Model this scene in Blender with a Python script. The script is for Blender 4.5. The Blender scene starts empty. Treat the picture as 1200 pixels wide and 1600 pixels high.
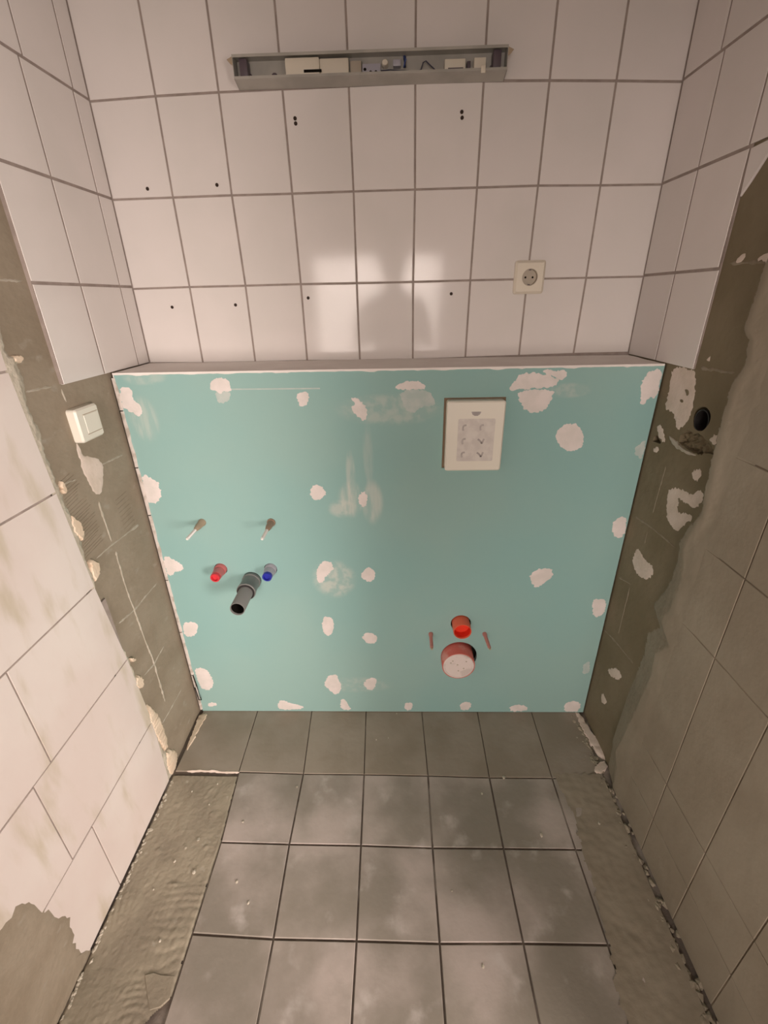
import bpy, bmesh, math, random
from mathutils import Vector, noise, Matrix
from mathutils.geometry import tessellate_polygon
random.seed(7)
SC = bpy.context.scene
COL = SC.collection
PI = math.pi

# ---------------------------------------------------------------- camera
cam_data = bpy.data.cameras.new('camera')
cam = bpy.data.objects.new('camera', cam_data); COL.objects.link(cam)
SC.camera = cam
cam_data.sensor_fit = 'VERTICAL'
cam_data.sensor_height = 24.0
cam_data.lens = 24.0 * 707.0897 / 1600.0
cam_data.clip_start = 0.01
pt, yw, rl = -0.44186, 0.03051, -0.02128
fwd = Vector((-math.sin(yw)*math.cos(pt), math.cos(yw)*math.cos(pt), math.sin(pt)))
r0 = Vector((math.cos(yw), math.sin(yw), 0)); u0 = r0.cross(fwd)
rt = r0*math.cos(rl) + u0*math.sin(rl); up = -r0*math.sin(rl) + u0*math.cos(rl)
M = Matrix((rt, up, -fwd)).transposed().to_4x4()
M.translation = Vector((0.72148, -1.37579, 1.3604))
cam.matrix_world = M

# ---------------------------------------------------------------- light and exposure
world = bpy.data.worlds.new('world'); SC.world = world
world.use_nodes = True
world.node_tree.nodes['Background'].inputs[0].default_value = (1.0, .86, .74, 1)
world.node_tree.nodes['Background'].inputs[1].default_value = 0.02
def area(name, loc, target, sx, sy, power, color, spread=PI):
    d = bpy.data.lights.new(name, 'AREA'); d.shape = 'RECTANGLE'; d.size = sx; d.size_y = sy
    d.energy = power; d.color = color; d.spread = spread
    o = bpy.data.objects.new(name, d); COL.objects.link(o); o.location = loc
    o.rotation_euler = (Vector(target) - Vector(loc)).to_track_quat('-Z', 'Y').to_euler()
    return o
area('hall_window_light', (0.50, -3.3, 1.16), (0.52, 0.0, 0.68), 1.25, 1.24, 11.5, (1.0, .85, .765), math.radians(64))
area('side_room_light', (2.7, -2.75, 1.0), (0.45, -.6, 0.0), 1.0, .9, 42, (1.0, .85, .765), math.radians(112))
vs = SC.view_settings
vs.view_transform = 'Standard'; vs.look = 'None'; vs.exposure = 0.36; vs.gamma = 1.0; vs.use_curve_mapping = False

# ---------------------------------------------------------------- helpers
W = 1.386
WR = W + 0.004          # face of the bare bed on the right wall
def srgb(r, g, b):
    f = lambda c: (c/255/12.92 if c/255 <= .04045 else ((c/255+.055)/1.055)**2.4)
    return (f(r), f(g), f(b), 1)
PLANES = {
 'B': lambda a, b, h: Vector((a, -h, b)),          # back wall, (x, z)
 'X': lambda a, b, h: Vector((a, -.2-h, b)),       # front of the boxing, (x, z)
 'T': lambda a, b, h: Vector((a, b, 1.2+h)),       # top of the boxing, (x, y)
 'L': lambda a, b, h: Vector((h, a, b)),           # left wall, (y, z)
 'R': lambda a, b, h: Vector((W-.012-h, a, b)),    # skimmed face of the right wall, (y, z)
 'S': lambda a, b, h: Vector((W-h, a, b)),         # tile face of the right wall, (y, z)
 'F': lambda a, b, h: Vector((a, b, h)),           # floor, (x, y)
}
def link(name, me, mat=None, parent=None, smooth=False):
    o = bpy.data.objects.new(name, me); COL.objects.link(o)
    if mat is not None and not me.materials: me.materials.append(mat)
    if parent is not None: o.parent = parent
    if smooth:
        for p in me.polygons: p.use_smooth = True
    return o
def obj(name, bm, mat=None, parent=None, smooth=False):
    bmesh.ops.recalc_face_normals(bm, faces=bm.faces)
    me = bpy.data.meshes.new(name); bm.to_mesh(me); bm.free()
    o = link(name, me, mat, parent, smooth)
    if smooth:
        me.set_sharp_from_angle(angle=math.radians(38))
    return o
def structure(o): o['kind'] = 'structure'; return o
def thing(name, loc, label, cat, group=None):
    o = bpy.data.objects.new(name, None); COL.objects.link(o); o.location = loc
    o.empty_display_size = .05
    o['label'] = label; o['category'] = cat
    if group: o['group'] = group
    return o
def keep(o, parent):
    """parent o to an Empty at a place, leaving the mesh where its coordinates put it"""
    o.parent = parent
    o.matrix_parent_inverse = Matrix.Translation(-Vector(parent.location))
    return o
def add_box(bm, lo, hi, bevel=0):
    r = bmesh.ops.create_cube(bm, size=1)
    c = [(lo[i]+hi[i])/2 for i in range(3)]; s = [hi[i]-lo[i] for i in range(3)]
    for v in r['verts']: v.co = Vector([c[i]+v.co[i]*s[i] for i in range(3)])
    if bevel:
        es = list({e for v in r['verts'] for e in v.link_edges})
        bmesh.ops.bevel(bm, geom=es, offset=bevel, segments=2, affect='EDGES', profile=.6)
def box(name, lo, hi, mat, parent=None, bevel=0):
    bm = bmesh.new(); add_box(bm, lo, hi, bevel); return obj(name, bm, mat, parent)
def add_lathe(bm, prof, origin, axis, n=32, cap=True):
    """prof: list of (distance along axis, radius)"""
    ax = Vector(axis).normalized(); q = ax.to_track_quat('Z', 'Y')
    rings = []
    for d, r in prof:
        if r < 1e-6: rings.append([bm.verts.new(Vector(origin)+ax*d)])
        else: rings.append([bm.verts.new(Vector(origin) + q @ Vector((r*math.cos(2*PI*i/n), r*math.sin(2*PI*i/n), d))) for i in range(n)])
    for a, b in zip(rings, rings[1:]):
        for i in range(n):
            j = (i+1) % n
            if len(a) == 1 and len(b) == 1: continue
            if len(a) == 1: bm.faces.new((a[0], b[j], b[i]))
            elif len(b) == 1: bm.faces.new((a[i], a[j], b[0]))
            else: bm.faces.new((a[i], a[j], b[j], b[i]))
def lathe(name, prof, origin, axis, mat, parent=None, n=32):
    bm = bmesh.new(); add_lathe(bm, prof, origin, axis, n); return obj(name, bm, mat, parent, smooth=True)
def add_tube(bm, pts, r, n=8):
    pts = [Vector(p) for p in pts]; rings = []
    for i, p in enumerate(pts):
        t = (pts[min(i+1, len(pts)-1)] - pts[max(i-1, 0)]).normalized()
        q = t.to_track_quat('Z', 'Y')
        rings.append([bm.verts.new(p + q @ Vector((r*math.cos(2*PI*k/n), r*math.sin(2*PI*k/n), 0))) for k in range(n)])
    for a, b in zip(rings, rings[1:]):
        for i in range(n): bm.faces.new((a[i], a[(i+1) % n], b[(i+1) % n], b[i]))
    bm.faces.new(rings[0][::-1]); bm.faces.new(rings[-1])
def jag(poly, step, amp, seed=0.):
    out = []; n = len(poly)
    for i in range(n):
        a = Vector(poly[i]); b = Vector(poly[(i+1) % n]); L = (b-a).length
        k = max(1, int(L/step)); nr = Vector((-(b-a).y, (b-a).x)).normalized() if L > 0 else Vector((0, 0))
        for j in range(k):
            p = a.lerp(b, j/k)
            out.append(p + nr*amp*(noise.noise(Vector((p.x*140, p.y*140, seed+3.3)))*1.5+noise.noise(Vector((p.x*420, p.y*420, seed+7.1)))*1.3))
    return out
def add_prism(bm, poly, plane, h0, h1, bevel=.0):
    f = PLANES[plane]; n = len(poly)
    lo = [bm.verts.new(f(p[0], p[1], h0)) for p in poly]
    hb = h1-bevel
    mid = [bm.verts.new(f(p[0], p[1], hb)) for p in poly]
    for i in range(n):
        j = (i+1) % n; bm.faces.new((lo[i], lo[j], mid[j], mid[i]))
    top = mid
    if bevel:
        ins = []
        ar = sum(poly[i][0]*poly[(i+1) % n][1]-poly[(i+1) % n][0]*poly[i][1] for i in range(n))
        sg = 1 if ar > 0 else -1
        for i in range(n):
            p = Vector(poly[i][:2]); d1 = (p-Vector(poly[i-1][:2])); d2 = (Vector(poly[(i+1) % n][:2])-p)
            if d1.length < 1e-7 or d2.length < 1e-7: ins.append(p); continue
            d1.normalize(); d2.normalize()
            n1 = Vector((-d1.y, d1.x))*sg; n2 = Vector((-d2.y, d2.x))*sg
            m = n1+n2; k = max(.5, m.length_squared/2) if m.length > 0 else 1
            ins.append(p + m/m.length_squared*2*bevel if m.length_squared > .6 else p+n1*bevel)
        top = [bm.verts.new(f(p[0], p[1], h1)) for p in ins]
        for i in range(n):
            j = (i+1) % n; bm.faces.new((mid[i], mid[j], top[j], top[i]))
    if n <= 4: bm.faces.new(top)
    else:
        for t in tessellate_polygon([[v.co for v in top]]):
            try: bm.faces.new([top[i] for i in t])
            except ValueError: pass
def prism(name, poly, plane, h0, h1, mat, parent=None, bevel=0):
    bm = bmesh.new(); add_prism(bm, poly, plane, h0, h1, bevel)
    return obj(name, bm, mat, parent)
def patch(name, poly, plane, h, mat, parent, base=-.0006, step=.006, amp=.0016, seed=0.):
    """thin trowelled blob with an uneven edge, thicker in its middle"""
    q = [Vector(p) for p in poly]
    for _ in range(1):
        q = [w for i in range(len(q)) for w in (q[i].lerp(q[(i+1) % len(q)], .25), q[i].lerp(q[(i+1) % len(q)], .75))]
    c = sum(q, Vector((0, 0)))/len(q); q = [c+(p-c)*1.04 for p in q]
    f = PLANES[plane]; P = jag(q, step, amp, seed); bm = bmesh.new()
    n = len(P); c = sum(P, Vector((0, 0)))/n
    rings = []
    for k, (s, hh) in enumerate(((1, base), (.90, base+(h-base)*.8), (.80, h))):
        rings.append([bm.verts.new(f(*(c+(p-c)*s), hh)) for p in P])
    for a, b in zip(rings, rings[1:]):
        for i in range(n): bm.faces.new((a[i], a[(i+1) % n], b[(i+1) % n], b[i]))
    top = rings[-1]
    for t in tessellate_polygon([[v.co for v in top]]):
        try: bm.faces.new([top[i] for i in t])
        except ValueError: pass
    return obj(name, bm, mat, parent, smooth=True)
def ridge(name, pts, plane, w, h, mat, parent, base=0., seed=0.):
    """uneven raised line left behind by an old joint"""
    f = PLANES[plane]; P = [Vector(p) for p in pts]; Q = []
    for a, b in zip(P, P[1:]):
        k = max(1, int((b-a).length/.006))
        Q += [a.lerp(b, j/k) for j in range(k)]
    Q.append(P[-1]); bm = bmesh.new(); prev = None
    for i, p in enumerate(Q):
        t = (Q[min(i+1, len(Q)-1)]-Q[max(i-1, 0)]).normalized(); nr = Vector((-t.y, t.x))
        s = .55+.75*abs(noise.noise(Vector((p.x*60, p.y*60, seed)))*1.8)
        if i in (0, len(Q)-1): s = .12
        o = nr*w*.4*noise.noise(Vector((p.x*45, p.y*45, seed+9)))
        row = [bm.verts.new(f(*(p+o+nr*w*s*k), base+(h*s if k == 0 else (h*s*.6 if abs(k) < .6 else -.0008)))) for k in (-1, -.5, 0, .5, 1)]
        if prev:
            for k in range(4): bm.faces.new((prev[k], prev[k+1], row[k+1], row[k]))
        prev = row
    return obj(name, bm, mat, parent, smooth=True)
def sheet(name, plane, u0, u1, v0, v1, step, hfun, mat, parent, colfun=None, inside=None):
    """relief sheet: a fine grid pushed out by hfun"""
    f = PLANES[plane]; nu = int((u1-u0)/step)+1; nv = int((v1-v0)/step)+1
    co = []; 
    for j in range(nv):
        for i in range(nu):
            u = u0+(u1-u0)*i/(nu-1); v = v0+(v1-v0)*j/(nv-1)
            co.append(f(u, v, hfun(u, v)))
    faces = []
    for j in range(nv-1):
        for i in range(nu-1):
            if inside:
                u = u0+(u1-u0)*(i+.5)/(nu-1); v = v0+(v1-v0)*(j+.5)/(nv-1)
                if not inside(u, v): continue
            a = j*nu+i; faces.append((a, a+1, a+nu+1, a+nu))
    me = bpy.data.meshes.new(name); me.from_pydata(co, [], faces)
    bm = bmesh.new(); bm.from_mesh(me)
    bmesh.ops.delete(bm, geom=[v for v in bm.verts if not v.link_faces], context='VERTS')
    bm.to_mesh(me); bm.free()
    if me.polygons:
        c = me.polygons[0]
        want = f(0, 0, 1)-f(0, 0, 0)
        if c.normal.dot(want) < 0: me.flip_normals()
    return link(name, me, mat, parent, smooth=True)
def nz(x, y, s, seed=0.): return noise.noise(Vector((x*s, y*s, seed)))
def inpoly(p, poly):
    x, y = p; r = False; n = len(poly)
    for i in range(n):
        x1, y1 = poly[i][:2]; x2, y2 = poly[i-1][:2]
        if (y1 > y) != (y2 > y) and x < (x2-x1)*(y-y1)/(y2-y1)+x1: r = not r
    return r
def carve(o, cutters):
    """cut real openings and bake the result, so that no cutter stays in the scene"""
    cs = []
    for c in cutters:
        m = o.modifiers.new('cut', 'BOOLEAN'); m.operation = 'DIFFERENCE'; m.solver = 'EXACT'; m.object = c; cs.append(c)
    bpy.context.view_layer.update()
    dg = bpy.context.evaluated_depsgraph_get()
    me = bpy.data.meshes.new_from_object(o.evaluated_get(dg)); me.name = o.name
    o.modifiers.clear(); o.data = me
    for c in cs: bpy.data.objects.remove(c, do_unlink=True)

# ---------------------------------------------------------------- materials
def mat(name, c1, c2=None, rough=.6, scale=8, spec=.5, bump=0, bscale=60, mix=(.35, .65), stretch=(1, 1, 1), metal=0, detail=5, perobj=0, coat=0, c3=None, s3=30, m3=(.6, .7)):
    m = bpy.data.materials.new(name); m.use_nodes = True; nt = m.node_tree; N = nt.nodes; Lk = nt.links
    b = N['Principled BSDF']; b.inputs['Roughness'].default_value = rough
    b.inputs['Specular IOR Level'].default_value = spec; b.inputs['Metallic'].default_value = metal
    b.inputs['Coat Weight'].default_value = coat
    b.inputs['Base Color'].default_value = c1
    tc = N.new('ShaderNodeTexCoord'); mp = N.new('ShaderNodeMapping'); Lk.new(tc.outputs['Object'], mp.inputs[0])
    mp.inputs['Scale'].default_value = stretch
    out = None
    def nse(sc, det=detail, vec=None):
        n = N.new('ShaderNodeTexNoise'); n.inputs['Scale'].default_value = sc; n.inputs['Detail'].default_value = det
        Lk.new(vec or mp.outputs[0], n.inputs['Vector']); return n
    def mixc(fac, a, bb):
        x = N.new('ShaderNodeMix'); x.data_type = 'RGBA'; Lk.new(fac, x.inputs[0])
        for s, i in ((a, 6), (bb, 7)):
            if isinstance(s, tuple): x.inputs[i].default_value = s
            else: Lk.new(s, x.inputs[i])
        return x.outputs[2]
    def rng(sock, a, bb, lo=0, hi=1):
        r = N.new('ShaderNodeMapRange'); Lk.new(sock, r.inputs[0]); r.inputs[1].default_value = a; r.inputs[2].default_value = bb
        r.inputs[3].default_value = lo; r.inputs[4].default_value = hi; r.interpolation_type = 'SMOOTHSTEP'; return r.outputs[0]
    cur = c1
    if c2: cur = mixc(rng(nse(scale).outputs[0], *mix), c1, c2)
    if c3: cur = mixc(rng(nse(s3, 7).outputs[0], *m3), cur, c3)
    if perobj:
        oi = N.new('ShaderNodeObjectInfo'); v = N.new('ShaderNodeHueSaturation')
        Lk.new(rng(oi.outputs['Random'], 0, 1, 1-perobj, 1+perobj), v.inputs['Value'])
        if isinstance(cur, tuple): v.inputs['Color'].default_value = cur
        else: Lk.new(cur, v.inputs['Color'])
        cur = v.outputs[0]
    if not isinstance(cur, tuple): Lk.new(cur, b.inputs['Base Color'])
    if bump:
        bp = N.new('ShaderNodeBump'); bp.inputs['Strength'].default_value = 1; bp.inputs['Distance'].default_value = bump
        Lk.new(nse(bscale, 6).outputs[0], bp.inputs['Height']); Lk.new(bp.outputs[0], b.inputs['Normal'])
    m['_'] = 0
    return m, nt, b, cur, nse, rng, mixc, tc
def M_(*a, **k): return mat(*a, **k)[0]
def alb(r, g, b): return (r, g, b, 1)
m_tile = M_('white_glazed_tile', alb(.78, .735, .715), alb(.735, .70, .675), rough=.10, scale=4, spec=.21, bump=.0004, bscale=7, perobj=.02)
m_grout = M_('old_brown_grout', alb(.30, .25, .225), alb(.37, .31, .28), rough=.9, scale=30, bump=.001, bscale=150)
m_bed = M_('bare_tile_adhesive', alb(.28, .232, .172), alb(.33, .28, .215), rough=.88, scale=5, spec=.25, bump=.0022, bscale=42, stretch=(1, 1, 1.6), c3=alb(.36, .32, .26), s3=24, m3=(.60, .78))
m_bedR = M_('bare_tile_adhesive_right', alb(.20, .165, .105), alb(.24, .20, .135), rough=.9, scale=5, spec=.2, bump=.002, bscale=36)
m_skim = M_('skim_mortar', alb(.345, .30, .235), alb(.30, .255, .195), rough=.85, scale=5, spec=.25, bump=.0016, bscale=30, perobj=.03)
m_mortar = M_('trowelled_mortar', alb(.36, .315, .24), alb(.295, .255, .195), rough=.7, scale=9, spec=.35, bump=.0018, bscale=70, c3=alb(.44, .40, .33), s3=26, m3=(.62, .74))
m_edge = M_('mortar_ragged_edge', alb(.60, .55, .46), alb(.47, .425, .345), rough=.85, scale=28, bump=.003, bscale=120)
m_scrapeR = M_('faint_joint_line', alb(.30, .255, .19), alb(.24, .20, .14), rough=.9, scale=40)
m_cream = M_('cream_gypsum_lump', alb(.72, .60, .47), alb(.66, .53, .40), rough=.85, scale=30, bump=.0015, bscale=120)
m_filler = M_('white_joint_filler', alb(.78, .72, .70), alb(.70, .66, .63), rough=.75, scale=25, bump=.0006, bscale=160)
m_fillthin = M_('thin_joint_filler', alb(.52, .58, .555), alb(.44, .535, .51), rough=.8, scale=40, bump=.0004, bscale=160)
m_plaster = M_('bare_pink_plaster', alb(.74, .63, .56), alb(.66, .56, .48), rough=.85, scale=20, bump=.0012, bscale=90)
m_ledge = M_('white_plastered_ledge', alb(.87, .83, .80), alb(.83, .78, .75), rough=.8, scale=10, bump=.001, bscale=60)
m_scrape = M_('scratched_joint_line', alb(.50, .455, .385), alb(.40, .36, .29), rough=.9, scale=40, bump=.001, bscale=120)
m_floor = M_('dusty_grey_floor_tile', alb(.285, .255, .215), alb(.50, .435, .40), rough=.55, scale=4.2, spec=.4, mix=(.40, .70), bump=.0009, bscale=40, perobj=.05, c3=alb(.56, .51, .48), s3=13, m3=(.56, .80))
m_floorback = M_('shaded_floor_tile', alb(.31, .265, .21), alb(.37, .32, .265), rough=.65, scale=6, spec=.35, bump=.0009, bscale=40, perobj=.06)  # browner copy of the floor tile, shade next to the boxing painted in
m_fgrout = M_('dark_floor_grout', alb(.15, .12, .10), alb(.34, .295, .255), rough=.9, scale=7, mix=(.50, .64), bump=.001, bscale=140)
m_dark = M_('dark_hole', alb(.012, .010, .008), rough=.95, spec=.1)  # near-black; also paints the shade in holes, slots and cavities
m_plug = M_('drill_hole_shade', alb(.05, .035, .028), rough=.95, spec=.1)  # near-black brown, paints the shade down the drilled holes
m_white = M_('aged_white_plastic', alb(.80, .77, .68), rough=.35, spec=.5)
m_cream_p = M_('cream_plastic', alb(.74, .68, .57), rough=.4)
m_socketin = M_('beige_socket_insert', alb(.46, .40, .32), rough=.45)
m_greypipe = M_('grey_drain_plastic', alb(.21, .21, .205), rough=.4, spec=.45, perobj=0)
m_rubber = M_('black_seal_rubber', alb(.02, .018, .018), rough=.6)
m_red = M_('red_plug_plastic', alb(.62, .035, .05), rough=.35)
m_redp = M_('faded_red_pipe_sleeve', alb(.55, .16, .16), rough=.45)
m_blue = M_('blue_plug_plastic', alb(.02, .03, .36), rough=.35)
m_bluep = M_('pale_grey_blue_sleeve', alb(.42, .41, .47), rough=.35)
m_orange = M_('orange_red_pipe', alb(.74, .15, .08), rough=.4, spec=.4)
m_orangein = M_('bright_red_pipe_inside', alb(.80, .05, .02), rough=.45)
m_brick = M_('dusty_red_waste_pipe', alb(.62, .15, .12), alb(.66, .30, .26), rough=.45, scale=20, mix=(.5, .7))
m_cap = M_('white_pipe_cap', alb(.74, .66, .63), alb(.62, .55, .52), rough=.55, scale=26, mix=(.5, .62), bump=.0008, bscale=60)
m_pinkrod = M_('pink_rod_sleeve', alb(.60, .24, .21), rough=.5)
m_tan = M_('tan_bolt_sleeve', alb(.40, .31, .22), rough=.55)
m_brown = M_('brown_bolt_sleeve', alb(.30, .20, .14), rough=.5)
m_steel = M_('zinc_steel', alb(.85, .85, .83), rough=.45, metal=.35)
m_enamel = M_('grey_enamelled_sheet', alb(.44, .42, .38), alb(.36, .345, .31), rough=.35, scale=14)
m_holder = M_('dark_lamp_holder', alb(.10, .075, .09), rough=.4)
m_wire = M_('dark_wire_insulation', alb(.05, .05, .08), rough=.5)
m_wireb = M_('blue_wire_insulation', alb(.05, .09, .30), rough=.5)
m_foam = M_('pale_edge_strip', alb(.66, .60, .56), alb(.45, .40, .35), rough=.85, scale=30, mix=(.45, .62), bump=.002, bscale=110)
m_paint = M_('white_wall_paint', alb(.74, .70, .64), rough=.8)
m_ceil = M_('darkened_ceiling', alb(.42, .38, .33), rough=.9)  # unseen ceiling, colour darkened to cut bounce onto the upper wall
m_sgrout = M_('dark_skimmed_joint', alb(.15, .115, .08), alb(.26, .21, .155), rough=.95, scale=9, mix=(.42, .6), bump=.001, bscale=140)
m_cardint = M_('brown_gap_lining', alb(.20, .14, .09), rough=.9)

# big old wall tiles with wiped-on mortar haze
m_big, nt, b, cur, nse, rng, mixc, tc = mat('hazed_old_wall_tile', alb(.74, .675, .64), alb(.70, .61, .575), rough=.42, scale=3.2, spec=.4, bump=.0007, bscale=18)
mp2 = nt.nodes.new('ShaderNodeMapping'); nt.links.new(tc.outputs['Object'], mp2.inputs[0])
mp2.inputs['Rotation'].default_value = (math.radians(-25), 0, 0); mp2.inputs['Scale'].default_value = (1, 5, 1.3)
st = nse(3.4, 6, mp2.outputs[0])
nt.links.new(mixc(rng(st.outputs[0], .50, .76), cur, alb(.57, .50, .40)), b.inputs['Base Color'])

# green plasterboard with wiped filler smears
m_board, nt, b, cur, nse, rng, mixc, tc = mat('green_plasterboard', alb(.27, .465, .45), alb(.30, .475, .45), rough=.78, scale=2.2, spec=.3, bump=.00012, bscale=300)
N = nt.nodes; Lk = nt.links
mpv = N.new('ShaderNodeMapping'); Lk.new(tc.outputs['Object'], mpv.inputs[0]); mpv.inputs['Scale'].default_value = (6, 1, .9)
streak = nse(11, 4, mpv.outputs[0]).outputs[0]
cloud = nse(38, 4).outputs[0]
for (cx, cz), rx, rz, amt, streaky in [([0.5917, 0.845], 0.04, 0.065, 0.55, 1), ([0.5952, 0.913], 0.016, 0.088, 0.4, 1), ([0.6533, 0.8345], 0.036, 0.078, 0.5, 1), ([0.5263, 0.5747], 0.076, 0.077, 0.6, 0), ([0.7079, 1.0979], 0.157, 0.047, 0.4, 0), ([0.0543, 1.0819], 0.045, 0.07, 0.35, 1), ([0.6455, 0.9773], 0.017, 0.113, 0.22, 1), ([0.5663, 0.8152], 0.048, 0.033, 0.5, 0), ([1.1617, 1.1399], 0.061, 0.022, 0.35, 0), ([0.081, 1.1885], 0.066, 0.022, 0.3, 0), ([0.5826, 0.1325], 0.135, 0.043, 0.25, 0)]:
    sb = N.new('ShaderNodeVectorMath'); sb.operation = 'SUBTRACT'; Lk.new(tc.outputs['Object'], sb.inputs[0]); sb.inputs[1].default_value = (cx, -.2, cz)
    ml = N.new('ShaderNodeVectorMath'); ml.operation = 'MULTIPLY'; Lk.new(sb.outputs[0], ml.inputs[0]); ml.inputs[1].default_value = (1/rx, 0, 1/rz)
    ln = N.new('ShaderNodeVectorMath'); ln.operation = 'LENGTH'; Lk.new(ml.outputs[0], ln.inputs[0])
    k = rng(ln.outputs['Value'], .55, 1.0, amt, 0)
    s2 = rng(streak if streaky else cloud, .38, .62, .25, 1)
    mu = N.new('ShaderNodeMath'); mu.operation = 'MULTIPLY'; Lk.new(k, mu.inputs[0]); Lk.new(s2, mu.inputs[1])
    cur = mixc(mu.outputs[0], cur, alb(.66, .66, .60))
Lk.new(cur, b.inputs['Base Color'])

# ---------------------------------------------------------------- room shell
YF = -2.3                       # wall behind the photographer
CH = 2.45
wb = structure(box('wall_back', (-.12, .008, 0), (W+.14, .12, CH), m_bed))
wl = structure(box('wall_left', (-.14, YF, -.02), (-.009, .008, CH), m_bed))
structure(box('ceiling', (-.14, YF, CH), (W+.16, .12, CH+.1), m_ceil))
fl = structure(box('floor', (-.14, YF, -.11), (W+.16, .12, -.0045), m_fgrout))
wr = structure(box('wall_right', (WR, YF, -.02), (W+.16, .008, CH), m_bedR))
dc = bmesh.new(); add_box(dc, (W-.1, -2.2, 0.0), (W+.3, -1.36, 2.04)); carve(wr, [obj('cutter', dc)])   # doorway beside the photographer
tr = bmesh.new()
for y in (-2.2, -1.39): add_box(tr, (W-.02, y, 0), (W+.175, y+.03, 2.04))
add_box(tr, (W-.02, -2.2, 2.01), (W+.175, -1.36, 2.04))
structure(obj('door_2', tr, m_white))
# the wall behind the camera, with its doorway
DX0, DX1, DZ = .10, 1.22, 1.66  # unseen opening; lintel set low to dim the top of the back wall
wf = bmesh.new()
add_box(wf, (-.14, YF-.1, -.02), (DX0, YF, CH)); add_box(wf, (DX1, YF-.1, -.02), (W+.14, YF, CH)); add_box(wf, (DX0, YF-.1, DZ), (DX1, YF, CH))
structure(obj('wall_front', wf, m_paint))
tr = bmesh.new()
for x in (DX0, DX1-.03): add_box(tr, (x, YF-.12, -.01), (x+.03, YF+.012, DZ))
add_box(tr, (DX0, YF-.12, DZ-.03), (DX1, YF+.012, DZ))
structure(obj('door_1', tr, m_white))
structure(box('wall_hall_left', (-.9, -4.5, -.02), (-.8, YF-.1, CH), m_paint))
structure(box('wall_hall_right', (3.4, -4.5, -.02), (3.5, -.9, CH), m_paint))
structure(box('wall_hall_back', (-.9, -4.6, -.02), (3.5, -4.5, CH), m_paint))
structure(box('wall_hall_near', (W+.16, -.9, -.02), (3.5, -.8, CH), m_paint))
hb = bmesh.new(); add_box(hb, (-.9, -4.6, -.11), (3.5, YF-.14, 0)); add_box(hb, (W+.16, YF-.14, -.11), (3.5, -.8, 0)); structure(obj('floor_hall', hb, m_floor))
hb = bmesh.new(); add_box(hb, (-.9, -4.6, CH), (3.5, YF-.14, CH+.1)); add_box(hb, (W+.16, YF-.14, CH), (3.5, -.8, CH+.1)); structure(obj('ceiling_hall', hb, m_paint))

# ---------------------------------------------------------------- tiles of the back wall
G = .0022     # half the joint width
def quad_tile(name, c, plane, m, parent, h0=-.007, h1=0., bev=.0011, g=G, jit=.0003):
    """c: four corners of the joint grid, counter-clockwise; the tile keeps back from them by half a joint"""
    cen = sum((Vector(p) for p in c), Vector((0, 0)))/4; P = []
    for i in range(4):
        p = Vector(c[i]); a = Vector(c[i-1])-p; bb = Vector(c[(i+1) % 4])-p
        P.append(p + a.normalized()*g + bb.normalized()*g)
    dh = random.uniform(-jit, jit)
    return prism(name, P, plane, h0, h1+dh, m, parent, bev)
box('grout', (-.006, -.0005+.0015, 1.18), (W+.004, .012, CH), m_grout, wb)
rowsB = [[[0.0122, 1.7965], [0.1595, 1.8021], [0.3114, 1.8051], [0.4623, 1.8069], [0.6186, 1.8086], [0.7734, 1.8102], [0.9314, 1.8094], [1.0826, 1.806], [1.2355, 1.8014], [1.3779, 1.796]], [[0.005, 1.6012], [0.1574, 1.6025], [0.3093, 1.6037], [0.464, 1.6036], [0.62, 1.6047], [0.7747, 1.6051], [0.9299, 1.6055], [1.0814, 1.606], [1.2355, 1.603], [1.3854, 1.6015]], [[0.0042, 1.3959], [0.1582, 1.3976], [0.3134, 1.3977], [0.4658, 1.3986], [0.6188, 1.3979], [0.7716, 1.3979], [0.926, 1.3987], [1.0784, 1.3988], [1.2349, 1.3987], [1.3818, 1.3988]], [[0.0032, 1.1999], [0.157, 1.1973], [0.3123, 1.1975], [0.4649, 1.1985], [0.619, 1.1959], [0.7724, 1.1969], [0.9236, 1.1997], [1.0773, 1.2024], [1.2316, 1.205], [1.3831, 1.2059]]]   # four rows of ten joint crossings, top row first, (x, z) in metres
rowsB = rowsB[::-1]
for k in range(1, 4):
    rowsB.append([[p[0], p[1]+.2025] for p in rowsB[-1]])
for r in rowsB: r[0][0] = -.001; r[-1][0] = W+.001
back_tiles = {}
for j in range(len(rowsB)-1):
    for i in range(9):
        a, b_ = rowsB[j], rowsB[j+1]
        t = quad_tile('tile', [a[i], a[i+1], b_[i+1], b_[i]], 'B', m_tile, wb)
        back_tiles[(j, i)] = ([a[i], a[i+1], b_[i+1], b_[i]], t)
# drilled holes, really cut through the glaze
def grid_of(p):
    for key, (c, t) in back_tiles.items():
        if inpoly(p, c): return t
cuts = {}
for p in [[0.4868, 1.7523], [0.4873, 1.7427], [0.8836, 1.7542], [0.8849, 1.7434], [0.0967, 1.6221], [0.2755, 1.626], [0.0992, 1.3482], [0.2784, 1.3505], [0.4829, 1.3643], [0.8758, 1.367]]:
    t = grid_of(p)
    bm = bmesh.new(); add_lathe(bm, [(0, 0), (0, .0036), (.02, .0036), (.02, 0)], (p[0], .009, p[1]), (0, -1, 0), 12)
    c = obj('cutter', bm, m_plug); cuts.setdefault(t.name, []).append(c)
    lathe('drill_hole', [(0, 0), (0, .0042), (.0028, .0042), (.0028, 0)], (p[0], .0022, p[1]), (0, -1, 0), m_plug, wb, 12)
for n_, cl in cuts.items(): carve(bpy.data.objects[n_], cl)

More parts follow.
